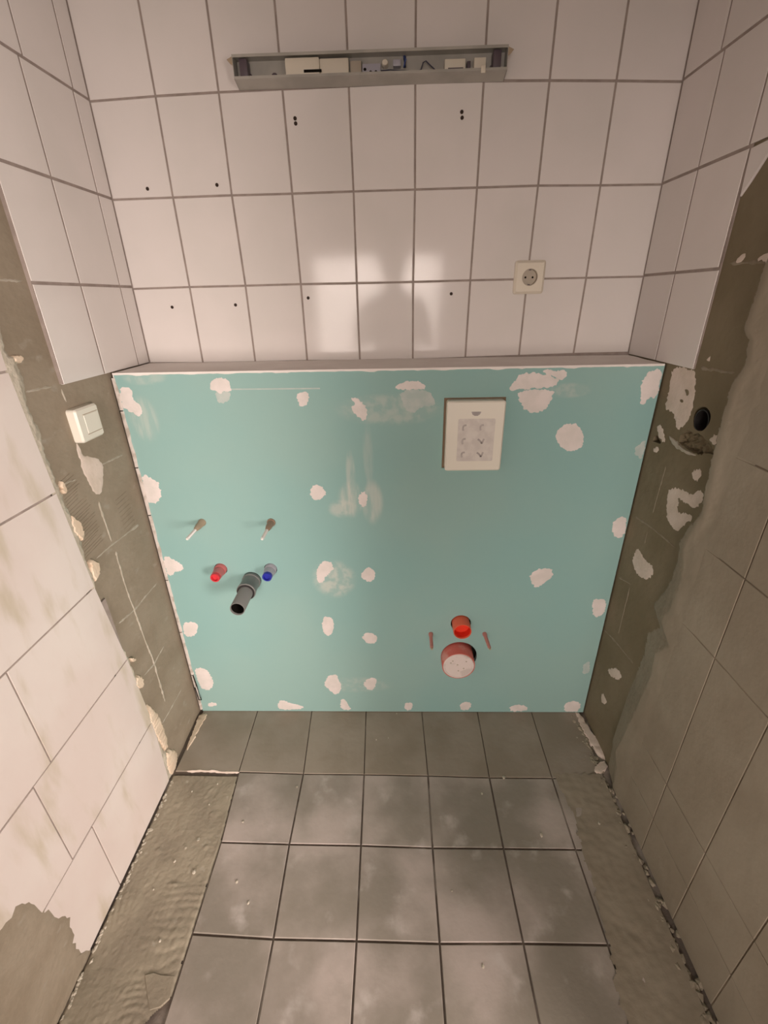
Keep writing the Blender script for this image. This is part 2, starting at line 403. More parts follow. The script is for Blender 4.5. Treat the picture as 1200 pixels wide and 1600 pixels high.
# ---------------------------------------------------------------- left wall
zL = []      # heights of the joints on the left wall
sL = [0, .0605, .215]
ZR = [1.2, 1.4012, 1.6030, 1.799, 2.0, 2.2, CH]
box('grout', (-.012, -.382, 1.204), (-.0015, .006, CH), m_grout, wl)
for j in range(len(ZR)-1):
    xs = [0, .0615 if j < 3 else .058, [.2265, .2275, .226, .212, .21, .21][j], [.383, .384, .384, .372, .37, .37][j]]
    if j >= 2: xs = xs + [.54]
    for i in range(len(xs)-1):
        quad_tile('tile', [[-xs[i+1], ZR[j]], [-xs[i], ZR[j]], [-xs[i], ZR[j+1]], [-xs[i+1], ZR[j+1]]], 'L', m_tile, wl, bev=.0005, g=.0031)
if True:
    box('grout', (-.012, -.545, 1.606), (-.0015, -.38, CH), m_grout, wl)
# large old tiles nearer the door, 25 cm high, laid in running bond
EDGE = [(0, .464), (.25, .450), (.5, .464), (.75, .489), (1.0, .503), (1.25, .514), (1.5, .51), (1.75, .60), (2.0, .6), (2.45, .6)]
def edge_s(z):
    for (z0, s0), (z1, s1) in zip(EDGE, EDGE[1:]):
        if z <= z1: return s0+(s1-s0)*(z-z0)/(z1-z0)
    return .6
joints = {0: [.745, 1.075, 1.405, 1.735, 2.065], 1: [.815, 1.145, 1.475, 1.805, 2.135], 2: [.763, 1.093, 1.423, 1.753, 2.083], 3: [.835, 1.165, 1.495, 1.825, 2.155], 4: [.80, 1.13, 1.46, 1.79, 2.12]}
ZB = [0.0, .25, .5, .75, 1.0, 1.25, 1.5, 1.75, 2.0, 2.25, CH]
box('grout', (-.012, -2.29, .0), (-.0022, -.52, CH), m_grout, wl)
box('grout', (-.012, -.525, .0), (-.0022, -.468, .70), m_grout, wl)
for r in range(len(ZB)-1):
    js = [None]+joints[r % 5]+[2.295]
    for i in range(len(js)-1):
        z0, z1 = ZB[r], ZB[r+1]
        a0 = edge_s(z0+.001) if i == 0 else js[i]; a1 = edge_s(z1-.001) if i == 0 else js[i]
        quad_tile('large_tile', [[-js[i+1], z0], [-a0, z0], [-a1, z1], [-js[i+1], z1]], 'L', m_big, wl, h0=-.0095, g=.0021, bev=.0006, jit=.0009)
# ragged mortar along the edge of the large tiles
outer = [[-0.4779, 1.3691], [-0.486, 1.3371], [-0.4946, 1.2877], [-0.492, 1.2703], [-0.4666, 1.2721], [-0.4805, 1.2572], [-0.474, 1.2322], [-0.4898, 1.1856], [-0.4878, 1.1531], [-0.4812, 1.129], [-0.4886, 1.0864], [-0.487, 1.0578], [-0.4865, 1.0216], [-0.48, 0.9922], [-0.4847, 0.9606], [-0.4779, 0.9339], [-0.4672, 0.9043], [-0.4726, 0.8739], [-0.4808, 0.8274], [-0.4817, 0.8105], [-0.4711, 0.7806], [-0.4888, 0.7339], [-0.4913, 0.669], [-0.4685, 0.5686], [-0.4536, 0.4892], [-0.4508, 0.4402], [-0.4534, 0.3708], [-0.4544, 0.3093], [-0.4432, 0.2303], [-0.4398, 0.1284], [-0.421, 0.059], [-0.4168, -0.0083], [-0.4611, -0.0223]]
outer = [[-p[0], p[1]] for p in outer]     # (distance from back wall, z), top first
def outer_s(z):
    best = None
    for (s0, z0), (s1, z1) in zip(outer, outer[1:]):
        if min(z0, z1) <= z <= max(z0, z1) and abs(z1-z0) > 1e-6:
            s = s0+(s1-s0)*(z-z0)/(z1-z0)
            best = s if best is None else min(best, s)
    return best if best is not None else (.485 if z > 1 else .42)
def hEdge(u, v):
    s = -u; o = outer_s(v)+.004*nz(u, v, 90, 5); e = edge_s(v)
    if s < o: return -.0125
    t = (s-o)/max(.002, e+.004-o)
    body = -.0085+.0065*min(1, t*2.2)
    if t > 1: body = -.003-.05*(s-e-.004)
    return body+.0022*nz(u, v, 40, 2)+.0012*nz(u, v, 110, 3)
sheet('mortar_edge', 'L', -.53, -.38, .0, 1.62, .003, hEdge, m_edge, wl, inside=lambda u, v: -u > outer_s(v)-.004 and -u < edge_s(v)+.012)
# scraped lines, plaster, gypsum lumps
for i, pts in enumerate([[[-0.4449, 0.8008], [-0.3795, 0.8011], [-0.2465, 0.7927]], [[-0.4441, 0.6021], [-0.3685, 0.5894], [-0.2375, 0.5901]], [[-0.4153, 0.3912], [-0.3658, 0.3813], [-0.2894, 0.3898]], [[-0.4052, 0.1827], [-0.3578, 0.18], [-0.2672, 0.1791]], [[-0.4814, 1.2064], [-0.4081, 1.2036]], [[-0.4697, 1.0046], [-0.4255, 0.9994]], [[-0.3243, 0.9992], [-0.2313, 0.9954]], [[-0.461, 1.404], [-0.3924, 1.404]]]): ridge('joint_ridge', pts, 'L', .0036, .0016, m_scrape, wl, base=-.009, seed=i)
for i, pts in enumerate([[[-0.3772, 0.9223], [-0.3755, 0.8094]], [[-0.3722, 0.7779], [-0.3759, 0.6809], [-0.371, 0.5844], [-0.3657, 0.4802], [-0.358, 0.3973], [-0.362, 0.2287]], [[-0.382, 1.1936], [-0.3785, 1.1651]]]): ridge('joint_ridge', pts, 'L', .0052, .0022, m_scrape, wl, base=-.009, seed=i+20)
patch('plaster_patch', [[-0.3896, 1.0729], [-0.3841, 1.0722], [-0.3853, 1.0515], [-0.3768, 1.038], [-0.363, 1.0345], [-0.323, 1.0088], [-0.3244, 0.9884], [-0.3431, 0.9572], [-0.3588, 0.9358], [-0.3837, 0.9463], [-0.3889, 0.9815], [-0.399, 1.0173], [-0.3904, 1.0319], [-0.397, 1.0457], [-0.3928, 1.0634]], 'L', -.0082, m_plaster, wl, base=-.0092)
for i, p in enumerate([[[-0.4865, 0.9394], [-0.4724, 0.9252], [-0.461, 0.8887], [-0.4694, 0.8669], [-0.4847, 0.8779], [-0.4926, 0.9127]], [[-0.4772, 0.8165], [-0.4496, 0.7997], [-0.4556, 0.7704], [-0.4756, 0.7548], [-0.4846, 0.7694], [-0.4782, 0.7906]], [[-0.4496, 0.3143], [-0.4235, 0.2642], [-0.4135, 0.1929], [-0.4169, 0.0891], [-0.4377, 0.103], [-0.4562, 0.185], [-0.4596, 0.2651]], [[-0.4295, 0.0919], [-0.3844, 0.0367], [-0.4016, 0.0018], [-0.439, -0.0137], [-0.457, 0.0221], [-0.4459, 0.0725]], [[-0.4796, 1.0152], [-0.4732, 1.008], [-0.4752, 0.9862], [-0.4862, 0.9909]], [[-0.4491, 0.4253], [-0.4318, 0.4041], [-0.4368, 0.371], [-0.459, 0.3829], [-0.466, 0.4128]], [[-0.452, 0.4947], [-0.4321, 0.471], [-0.4394, 0.467], [-0.4525, 0.4831]], [[-0.4959, 1.2753], [-0.4655, 1.2743], [-0.4758, 1.2566], [-0.4866, 1.2615]]]): patch('gypsum_lump', p, 'L', .0006, m_cream, wl, base=-.0094, amp=.003, step=.004, seed=i)
patch('mortar_smear', [[-0.974, 0.3459], [-0.9573, 0.3338], [-0.9325, 0.3444], [-0.9083, 0.2899], [-0.9123, 0.2631], [-0.8903, 0.231], [-0.8973, 0.1964], [-0.8744, 0.1586], [-0.8824, 0.1201], [-0.8928, 0.0761], [-0.8897, 0.0239], [-0.8611, -0.0177], [-0.8851, -0.0308], [-0.939, -0.0302], [-0.9837, -0.0332], [-1.0137, -0.0326], [-1.1216, 0.1138], [-1.0359, 0.3961]], 'L', .0016, m_bed, wl, base=-.0004, step=.01, amp=.005)
# comb marks of the trowel on the bare bed
cb = bmesh.new()
for k in range(26):
    z = .83+.0075*k+random.uniform(-.001, .001); s0 = .40+random.uniform(0, .02); s1 = outer_s(z)-.004
    if k > 15: s0 += .02
    if s1 > s0+.01: add_prism(cb, [[-s1, z-.009], [-s0, z], [-s0, z+.0009], [-s1, z-.0072]], 'L', -.0095, -.0081)
for k in range(9):
    z = .80+.012*k; add_prism(cb, [[-.315, z], [-.262-random.uniform(0, .02), z+.004], [-.262, z+.005], [-.315, z+.0012]], 'L', -.0095, -.0083)
o = obj('comb_marks', cb, m_bed, wl); o['kind'] = 'stuff'

# ---------------------------------------------------------------- right wall
box('grout', (W+.0015, -.312, 1.204), (W+.006, .006, CH), m_grout, wr)
box('grout', (W+.0015, -.46, 1.606), (W+.006, -.31, CH), m_grout, wr)
for j in range(len(ZR)-1):
    xs = [0, [.149, .1465, .1465, .132, .13, .13][j], [.3125, .3125, .303, .27, .265, .265][j]]
    if j >= 2: xs.append(.455)
    if j == 1: xs[2] = .308
    for i in range(len(xs)-1):
        quad_tile('tile', [[-xs[i+1], ZR[j]], [-xs[i], ZR[j]], [-xs[i], ZR[j+1]], [-xs[i+1], ZR[j+1]]], 'S', m_tile, wr, bev=.0005, g=.0031)
prism('broken_tile', [[-0.3108, 1.599], [-0.3695, 1.6024], [-0.3664, 1.5834], [-0.334, 1.5432], [-0.3153, 1.5234]], 'S', -.005, 0, m_tile, wr, .001)
# old tiles under a thin skim, 15 x 20 cm
rout = [[-p[0], p[1]] for p in [[-0.4551, 1.4137], [-0.4511, 1.3891], [-0.4508, 1.3728], [-0.449, 1.3309], [-0.4475, 1.2936], [-0.4687, 1.2773], [-0.4784, 1.2377], [-0.4641, 1.2076], [-0.4585, 1.1959], [-0.4614, 1.1441], [-0.4621, 1.0907], [-0.4697, 1.0244], [-0.4818, 0.9311], [-0.4576, 0.8863], [-0.438, 0.8345], [-0.4477, 0.79], [-0.4404, 0.7332], [-0.4273, 0.6847], [-0.3982, 0.6237], [-0.4459, 0.5897], [-0.4075, 0.5364], [-0.4172, 0.4765], [-0.4132, 0.4292], [-0.401, 0.3199], [-0.3836, 0.2089], [-0.3709, 0.115], [-0.3947, 0.0727], [-0.4106, -0.0486]]]
def rout_s(z):
    best = None
    for (s0, z0), (s1, z1) in zip(rout, rout[1:]):
        if min(z0, z1) <= z <= max(z0, z1) and abs(z1-z0) > 1e-6:
            s = s0+(s1-s0)*(z-z0)/(z1-z0)
            best = s if best is None else max(best, s)
    return best if best is not None else (.46 if z > 1 else .42)
RS = [None, .648, .80, .945, 1.10, 1.33]
RZ = [.0, .137, .275, .6765, .870, 1.072, 1.272, 1.472, 1.672, 1.872, 2.072, 2.272, CH]
box('skim_backing', (W-.0104, -1.335, .0), (WR+.006, -.535, CH), m_sgrout, wr)
for r in range(len(RZ)-1):
    for i in range(len(RS)-1):
        s0 = .53 if i == 0 else RS[i]
        quad_tile('skimmed_tile', [[-RS[i+1], RZ[r]], [-s0, RZ[r]], [-s0, RZ[r+1]], [-RS[i+1], RZ[r+1]]], 'R', m_skim, wr, h0=-.012, h1=.0, g=.0013, bev=.0010, jit=.0004)
def hSkim(u, v):
    s = -u; o = rout_s(v)+.004*nz(u, v, 60, 8)+.004*nz(u, v, 190, 8); d = s-o
    if d < 0: return -.0165
    t = min(1, d/.0045)
    low = min(1, max(0, (.95-v)/.35))
    top = .0012+.0025*math.exp(-((d-.02)/.016)**2)*(1-low)
    fade = min(1, d/(.012+.06*low))
    return -.0155+(.0155+top)*(t*(1-low)+fade*low) + .0008*nz(u, v, 30, 4) - .0035*max(0, (s-.50)/.09)
sheet('skim_edge', 'R', -.585, -.40, .0, 1.72, .0026, hSkim, m_skim, wr, inside=lambda u, v: -u > rout_s(v)-.004)
for i, p in enumerate([[[-0.2246, 1.1968], [-0.31, 1.2017], [-0.3181, 1.1938], [-0.3417, 1.1323], [-0.3365, 1.0985], [-0.3172, 1.0668], [-0.3031, 1.0645], [-0.2879, 1.0867], [-0.2606, 1.1007], [-0.2353, 1.0965], [-0.2339, 1.1474]], [[-0.2212, 1.052], [-0.2355, 1.0587], [-0.2544, 1.0423], [-0.2719, 1.0197], [-0.2593, 1.019], [-0.2288, 1.0353]], [[-0.2257, 0.9961], [-0.2533, 1.0047], [-0.2545, 0.9918], [-0.2303, 0.9862]], [[-0.3954, 0.9952], [-0.4273, 1.0082], [-0.4307, 0.9913], [-0.4202, 0.9758], [-0.4022, 0.9804]], [[-0.4198, 1.0748], [-0.4416, 1.0927], [-0.4467, 1.0775], [-0.4445, 1.0651], [-0.4274, 1.0718]], [[-0.3316, 0.9155], [-0.3482, 0.9319], [-0.3746, 0.9412], [-0.426, 0.9434], [-0.4336, 0.9611], [-0.4511, 0.9656], [-0.4551, 0.9474], [-0.4484, 0.924], [-0.4174, 0.9217], [-0.3706, 0.9226], [-0.3806, 0.9083], [-0.3875, 0.88], [-0.4359, 0.9017], [-0.4425, 0.8974], [-0.4185, 0.8669], [-0.4047, 0.8422], [-0.377, 0.8457], [-0.3494, 0.8584]], [[-0.2593, 0.6697], [-0.2605, 0.7064], [-0.2776, 0.7196], [-0.3108, 0.7077], [-0.3554, 0.7136], [-0.3613, 0.6896], [-0.342, 0.6629], [-0.314, 0.652], [-0.2849, 0.6527]], [[-0.2698, 0.2735], [-0.3077, 0.3189], [-0.3365, 0.3311], [-0.3516, 0.3184], [-0.3338, 0.292], [-0.2919, 0.2744]], [[-0.2694, 0.1638], [-0.2861, 0.1864], [-0.3149, 0.1738], [-0.2905, 0.1418]], [[-0.3522, 1.4077], [-0.3516, 1.4209], [-0.3726, 1.4258], [-0.3717, 1.4163], [-0.3626, 1.4049]], [[-0.4054, 1.4098], [-0.4211, 1.4179], [-0.4381, 1.4245], [-0.4485, 1.402]], [[-0.3407, 1.2296], [-0.3542, 1.2337], [-0.3525, 1.2231]]]): patch('plaster_patch', p, 'S', -.0032, m_plaster, wr, base=-.0042, seed=i, amp=.0032, step=.0035)
for q_ in [[[-0.2946, 1.1568], [-0.3095, 1.1576], [-0.3159, 1.1486], [-0.3093, 1.1424], [-0.3034, 1.1503]], [[-0.288, 1.1308], [-0.2992, 1.133], [-0.3032, 1.1275], [-0.2931, 1.1248]]]: patch('brown_mark', q_, 'S', -.0026, m_bedR, wr, base=-.0034, amp=.001, step=.003)
for i, pts in enumerate([[[-0.221, 0.7933], [-0.305, 0.802], [-0.4164, 0.8055]], [[-0.2079, 0.5852], [-0.2818, 0.6069]], [[-0.2003, 0.3766], [-0.287, 0.3953], [-0.384, 0.4084]], [[-0.2925, 0.7835], [-0.2929, 0.7471]], [[-0.2779, 0.5939], [-0.2794, 0.4274]], [[-0.3328, 1.4089], [-0.4424, 1.4054]], [[-0.3301, 1.2083], [-0.4379, 1.2131]], [[-0.2988, 0.9694], [-0.2944, 0.8388]]]): ridge('joint_ridge', pts, 'S', .0040, .0010, m_scrapeR, wr, base=-.004, seed=i+40)
# broken-out pipe hole and the gouge below it
hc = [-0.3784, 1.1074]
hole = bmesh.new(); add_lathe(hole, [(0, 0), (0, 1), (.09, 1), (.09, 0)], (0, 0, 0), (1, 0, 0), 28)
for v in hole.verts:
    a = math.atan2(v.co.z, v.co.y)
    v.co = Vector((WR-.02+v.co.x, hc[0]+v.co.y*.029*(1+.06*math.sin(3*a)), hc[1]+v.co.z*.027*(1+.05*math.cos(2*a+1))))
gouge = bmesh.new()
gp = jag([[-0.3225, 1.0553], [-0.3394, 1.0714], [-0.3751, 1.0742], [-0.3923, 1.075], [-0.4202, 1.0696], [-0.4454, 1.0589], [-0.4461, 1.0486], [-0.4236, 1.0439], [-0.3945, 1.0317], [-0.3567, 1.0338], [-0.3251, 1.0386]], .006, .003)
add_prism(gouge, gp, 'S', -.022, .02)
slot = bmesh.new(); add_prism(slot, [[-0.2166, 1.0095], [-0.2179, 1.0227], [-0.2288, 1.029], [-0.2543, 1.0175], [-0.2518, 1.013]], 'S', -.03, .02)
carve(wr, [obj('cutter', hole), obj('cutter', gouge), obj('cutter', slot)])
ys = [p[0] for p in gp]; zs = [p[1] for p in gp]
sheet('gouge_rubble', 'S', min(ys), max(ys), min(zs), max(zs), .0022, lambda u, v: -.016+.010*nz(u, v, 75, 6)+.008*nz(u, v, 170, 7), m_bedR, wr, inside=lambda u, v: inpoly((u, v), gp))
lathe('hole_shade_ring', [(0, .0225), (.05, .0225), (.05, .0245), (0, .0245), (0, .0225)], (WR+.0005, hc[0]-.001, hc[1]-.004), (1, 0, 0), m_rubber, wr, 24)  # added black ring, paints the shade inside the broken hole
box('hole_end', (WR+.064, hc[0]-.035, hc[1]-.045), (WR+.069, hc[0]+.035, hc[1]+.045), m_dark, wr)  # black plate standing in for the dark depth of the hole
patch('mortar_rim', [[-0.2777, 1.0397], [-0.2925, 1.0424], [-0.3274, 1.0335], [-0.3584, 1.03], [-0.3945, 1.0317], [-0.3943, 1.0275], [-0.3571, 1.0224], [-0.3164, 1.0242]], 'S', -.0012, m_scrape, wr, base=-.0046, amp=.002)

# ---------------------------------------------------------------- floor
rowsF = [[[0.206, -0.185], [0.4055, -0.185], [0.6047, -0.185], [0.8072, -0.185], [1.0085, -0.185]], [[0.2105, -0.4341], [0.4191, -0.4389], [0.6125, -0.4394], [0.8142, -0.442], [1.0053, -0.4467]], [[0.2252, -0.6409], [0.4175, -0.6437], [0.6162, -0.6447], [0.8126, -0.649], [1.0054, -0.6484]], [[0.2262, -0.8414], [0.4229, -0.8482], [0.6195, -0.849], [0.8137, -0.851], [1.008, -0.8482]]]    # joint crossings, nearest the boxing first, (x, y)
n0 = []
for r in rowsF:
    d = (r[-1][0]-r[0][0])/(len(r)-1)
    n0.append([[r[0][0]-.198, r[0][1]]]+r+[[r[-1][0]+.194, r[-1][1]], [W-.026, r[-1][1]]])
rowsF = n0
for k in range(1, 8): rowsF.append([[p[0], p[1]-.199] for p in rowsF[3]] if k == 1 else [[p[0], p[1]-.199] for p in rowsF[-1]])
for j_, r in enumerate(rowsF): r[0][0] = .004 if j_ < 2 else .016
for j in range(len(rowsF)-1):
    a, b_ = rowsF[j], rowsF[j+1]
    for i in range(len(a)-1):
        if j > 0 and i == 0: continue
        c = [b_[i], b_[i+1], a[i+1], a[i]]
        quad_tile('floor_tile', c, 'F', m_floorback if j == 0 else m_floor, fl, h0=-.006, g=.0024 if j else .0014, bev=.0012, jit=.0005)
# trowelled mortar down the left side
def mE(v):
    return .2105+.0147*min(1, max(0, (-.434-v)/.207))-.0015+.0012*nz(0, v, 60, 4)
def hMort(u, v):
    h = -.0012+.0016*nz(u, v, 14, 1)+.0007*nz(u*1.6, v*.7, 60, 2)
    w = nz(u*.5, v, 7, 9)
    q = nz(u+.3*v, v*.3, 5, 9)
    h += .0016*max(0, nz(u*1.6+v*.3, v*.5-u*.3, 24, 7))+.0005*nz(u, v, 150, 8)+.006*max(0, nz(u, v, 40, 12)-.42)
    if w > .0: h += .0022*abs(math.sin((v*.4+u)*200+9*nz(u, v, 7, 3)))*min(1, w*3)
    if v < -.74 and u > .10: h += .0020*abs(math.sin((v-.15*u)*150+8*nz(u, v, 10, 5)))*min(1, (u-.1)*25)*(.4+.6*abs(nz(u, v, 18, 6)))
    e = min(u-.004, mE(v)-u)
    h -= max(0, .003-e)*.9
    return h
cut = []
sheet('mortar_bed', 'F', .004, .2275, -1.5, -.449, .0028, hMort, m_mortar, fl, inside=lambda u, v: u < mE(v) - max(0, (-.948-v))*.9)
prism('tile_offcut', [[0.1496, -0.9156], [0.1675, -0.9113], [0.1875, -0.915], [0.2169, -0.9159], [0.2208, -0.9366], [0.2223, -0.9516], [0.2077, -0.9652], [0.1877, -0.9704], [0.1765, -0.9548]], 'F', -.006, .0012, m_mortar, fl, .0008)
ridge('cream_ridge', [[0.0414, -0.4311], [0.1202, -0.4305], [0.1672, -0.4345], [0.2126, -0.4341]], 'F', .006, .0035, m_plaster, fl, base=-.001, seed=3)
for i, p in enumerate([[[-0.0094, -0.2215], [0.0163, -0.202], [0.0301, -0.2152], [0.0219, -0.2638], [0.0186, -0.3263], [0.0134, -0.3715], [0.0043, -0.3417], [0.003, -0.2705]]]): patch('gypsum_lump', p, 'F', .004, m_cream, fl, base=-.008, amp=.003, seed=i)
# grey mortar spread at the right side
fs = jag([[1.2024, -0.4304], [1.2167, -0.4953], [1.2247, -0.5693], [1.2157, -0.6523], [1.2125, -0.7263], [1.2097, -0.7926], [1.1976, -0.8747], [1.1913, -0.9368], [1.184, -1.0096], [1.4844, -1.0529], [1.4031, -0.98], [1.3764, -0.8721], [1.3753, -0.6735], [1.3641, -0.4842], [1.3505, -0.4376], [1.2782, -0.4298]], .012, .006, 2)
def hR(u, v):
    return .0012+.0014*nz(u, v, 22, 3)+.001*nz(u, v, 60, 5)+.002*max(0, (u-1.24)*4)
sheet('mortar_smear', 'F', 1.17, W-.03, -1.5, -.43, .004, hR, m_skim, fl, inside=lambda u, v: inpoly((u, v), fs))
rb = bmesh.new()
for k in range(260):
    y = -.2-random.random()*1.15
    x = W-.033+random.gauss(0, .010)+.006*nz(y, 0, 12)
    if random.random() < .25 and y > -.46: x -= .012*random.random()
    s = random.uniform(.003, .0085)*(1.3 if random.random() < .15 else 1)
    r = bmesh.ops.create_icosphere(rb, subdivisions=1, radius=s)
    for v in r['verts']: v.co = Vector((x+v.co.x*random.uniform(.8, 1.3), y+v.co.y*random.uniform(.9, 1.8), -.003+v.co.z*.75)) + Vector((random.uniform(-1, 1), random.uniform(-1, 1), random.uniform(-1, 1)))*s*.25
o = obj('rubble', rb, m_mortar, fl); o['kind'] = 'stuff'
rb = bmesh.new()
for k in range(170):
    y = -.45-random.random()*.9; x = .006+abs(random.gauss(0, .005)); s = random.uniform(.002, .005)
    r = bmesh.ops.create_icosphere(rb, subdivisions=1, radius=s)
    for v in r['verts']: v.co = Vector((x+v.co.x, y+v.co.y*random.uniform(1, 2), -.002+v.co.z*.8))+Vector((random.uniform(-1, 1), random.uniform(-1, 1), random.uniform(-1, 1)))*s*.25
o = obj('rubble', rb, m_edge, fl); o['kind'] = 'stuff'
# crumbs of plaster lying about
rb = bmesh.new()
for (x, y), s in [([0.1793, -0.7144], 0.006), ([0.3, -0.7347], 0.0045), ([0.3433, -0.7794], 0.004), ([0.2713, -0.586], 0.004), ([0.4073, -0.4826], 0.004), ([0.6464, -0.3154], 0.003), ([0.6878, -0.3077], 0.003), ([1.0491, -0.4464], 0.006), ([0.9727, -0.4975], 0.004), ([1.1175, -0.6131], 0.006), ([0.1598, -0.635], 0.005), ([0.1541, -0.5378], 0.003), ([0.0861, -0.4995], 0.003), ([1.2888, -0.5808], 0.005), ([0.8537, -0.7473], 0.003), ([0.9076, -0.8898], 0.004), ([0.0907, -0.7541], 0.003), ([0.1556, -0.8555], 0.004), ([0.1567, -0.4746], 0.003), ([0.1326, -0.6565], 0.004), ([0.1169, -0.6896], 0.004), ([0.7166, -0.2074], 0.003)]:
    s *= .72
    r = bmesh.ops.create_icosphere(rb, subdivisions=1, radius=s)
    for v in r['verts']: v.co = Vector((x+v.co.x*1.2, y+v.co.y*1.5, s*.3+v.co.z*.6))+Vector((random.uniform(-1, 1), random.uniform(-1, 1), random.uniform(-1, 1)))*s*.2
o = obj('plaster_crumbs', rb, m_edge, fl); o['kind'] = 'stuff'
for i, p in enumerate([[[1.3528, -0.196], [1.3756, -0.1959], [1.3794, -0.2578], [1.3936, -0.3155], [1.4015, -0.3627], [1.392, -0.3854], [1.3707, -0.3675], [1.3602, -0.3084]], [[1.3347, -0.4122], [1.3887, -0.3787], [1.385, -0.4118], [1.3445, -0.4376]]]): patch('gypsum_lump', p, 'F', .0035, m_plaster, fl, base=-.006, amp=.003, seed=i+5)

# ---------------------------------------------------------------- the green boxing
bx = thing('plasterboard_boxing', (W/2, -.1, 0), 'waist-high boxing of green plasterboard with white filler spots against the tiled back wall', 'boxing')
fp = keep(box('front_panel', (.004, -.2, .002), (W-.001, -.1875, 1.198), m_board), bx)
add = []
def cyl_cutter(x, z, r, n=28):
    bm = bmesh.new(); add_lathe(bm, [(0, 0), (0, r), (.06, r), (.06, 0)], (x, -.17, z), (0, -1, 0), n); return obj('cutter', bm)
GX0, GX1, GZ0, GZ1 = 0.852, 1.0, 0.936, 1.122
bm = bmesh.new(); add_box(bm, (GX0-.006, -.24, GZ0), (GX1+.004, -.15, GZ1+.004)); add.append(obj('cutter', bm))
pipes = {'boltL': [0.1514, 0.7755], 'boltR': [0.3555, 0.7738], 'gray': [0.2698, 0.5736], 'red': [0.1781, 0.6141], 'blue': [0.3332, 0.6132], 'orange': [0.9268, 0.4025], 'big': [0.9214, 0.2619], 'pinkL': [0.8306, 0.3605], 'pinkR': [1.0063, 0.3603]}
for k_, r_ in (('gray', .029), ('red', .0200), ('blue', .0200), ('orange', .0325), ('boltL', .011), ('boltR', .011), ('pinkL', .007), ('pinkR', .007)):
    add.append(cyl_cutter(pipes[k_][0], pipes[k_][1], r_))
add.append(cyl_cutter(pipes['big'][0]+.006, pipes['big'][1]+.003, .0600, 40))
carve(fp, add)
keep(box('cavity_shade_sheet', (.01, -.17, .01), (W-.01, -.16, 1.17), m_dark), bx)  # black sheet, paints the darkness of the empty cavity behind the board
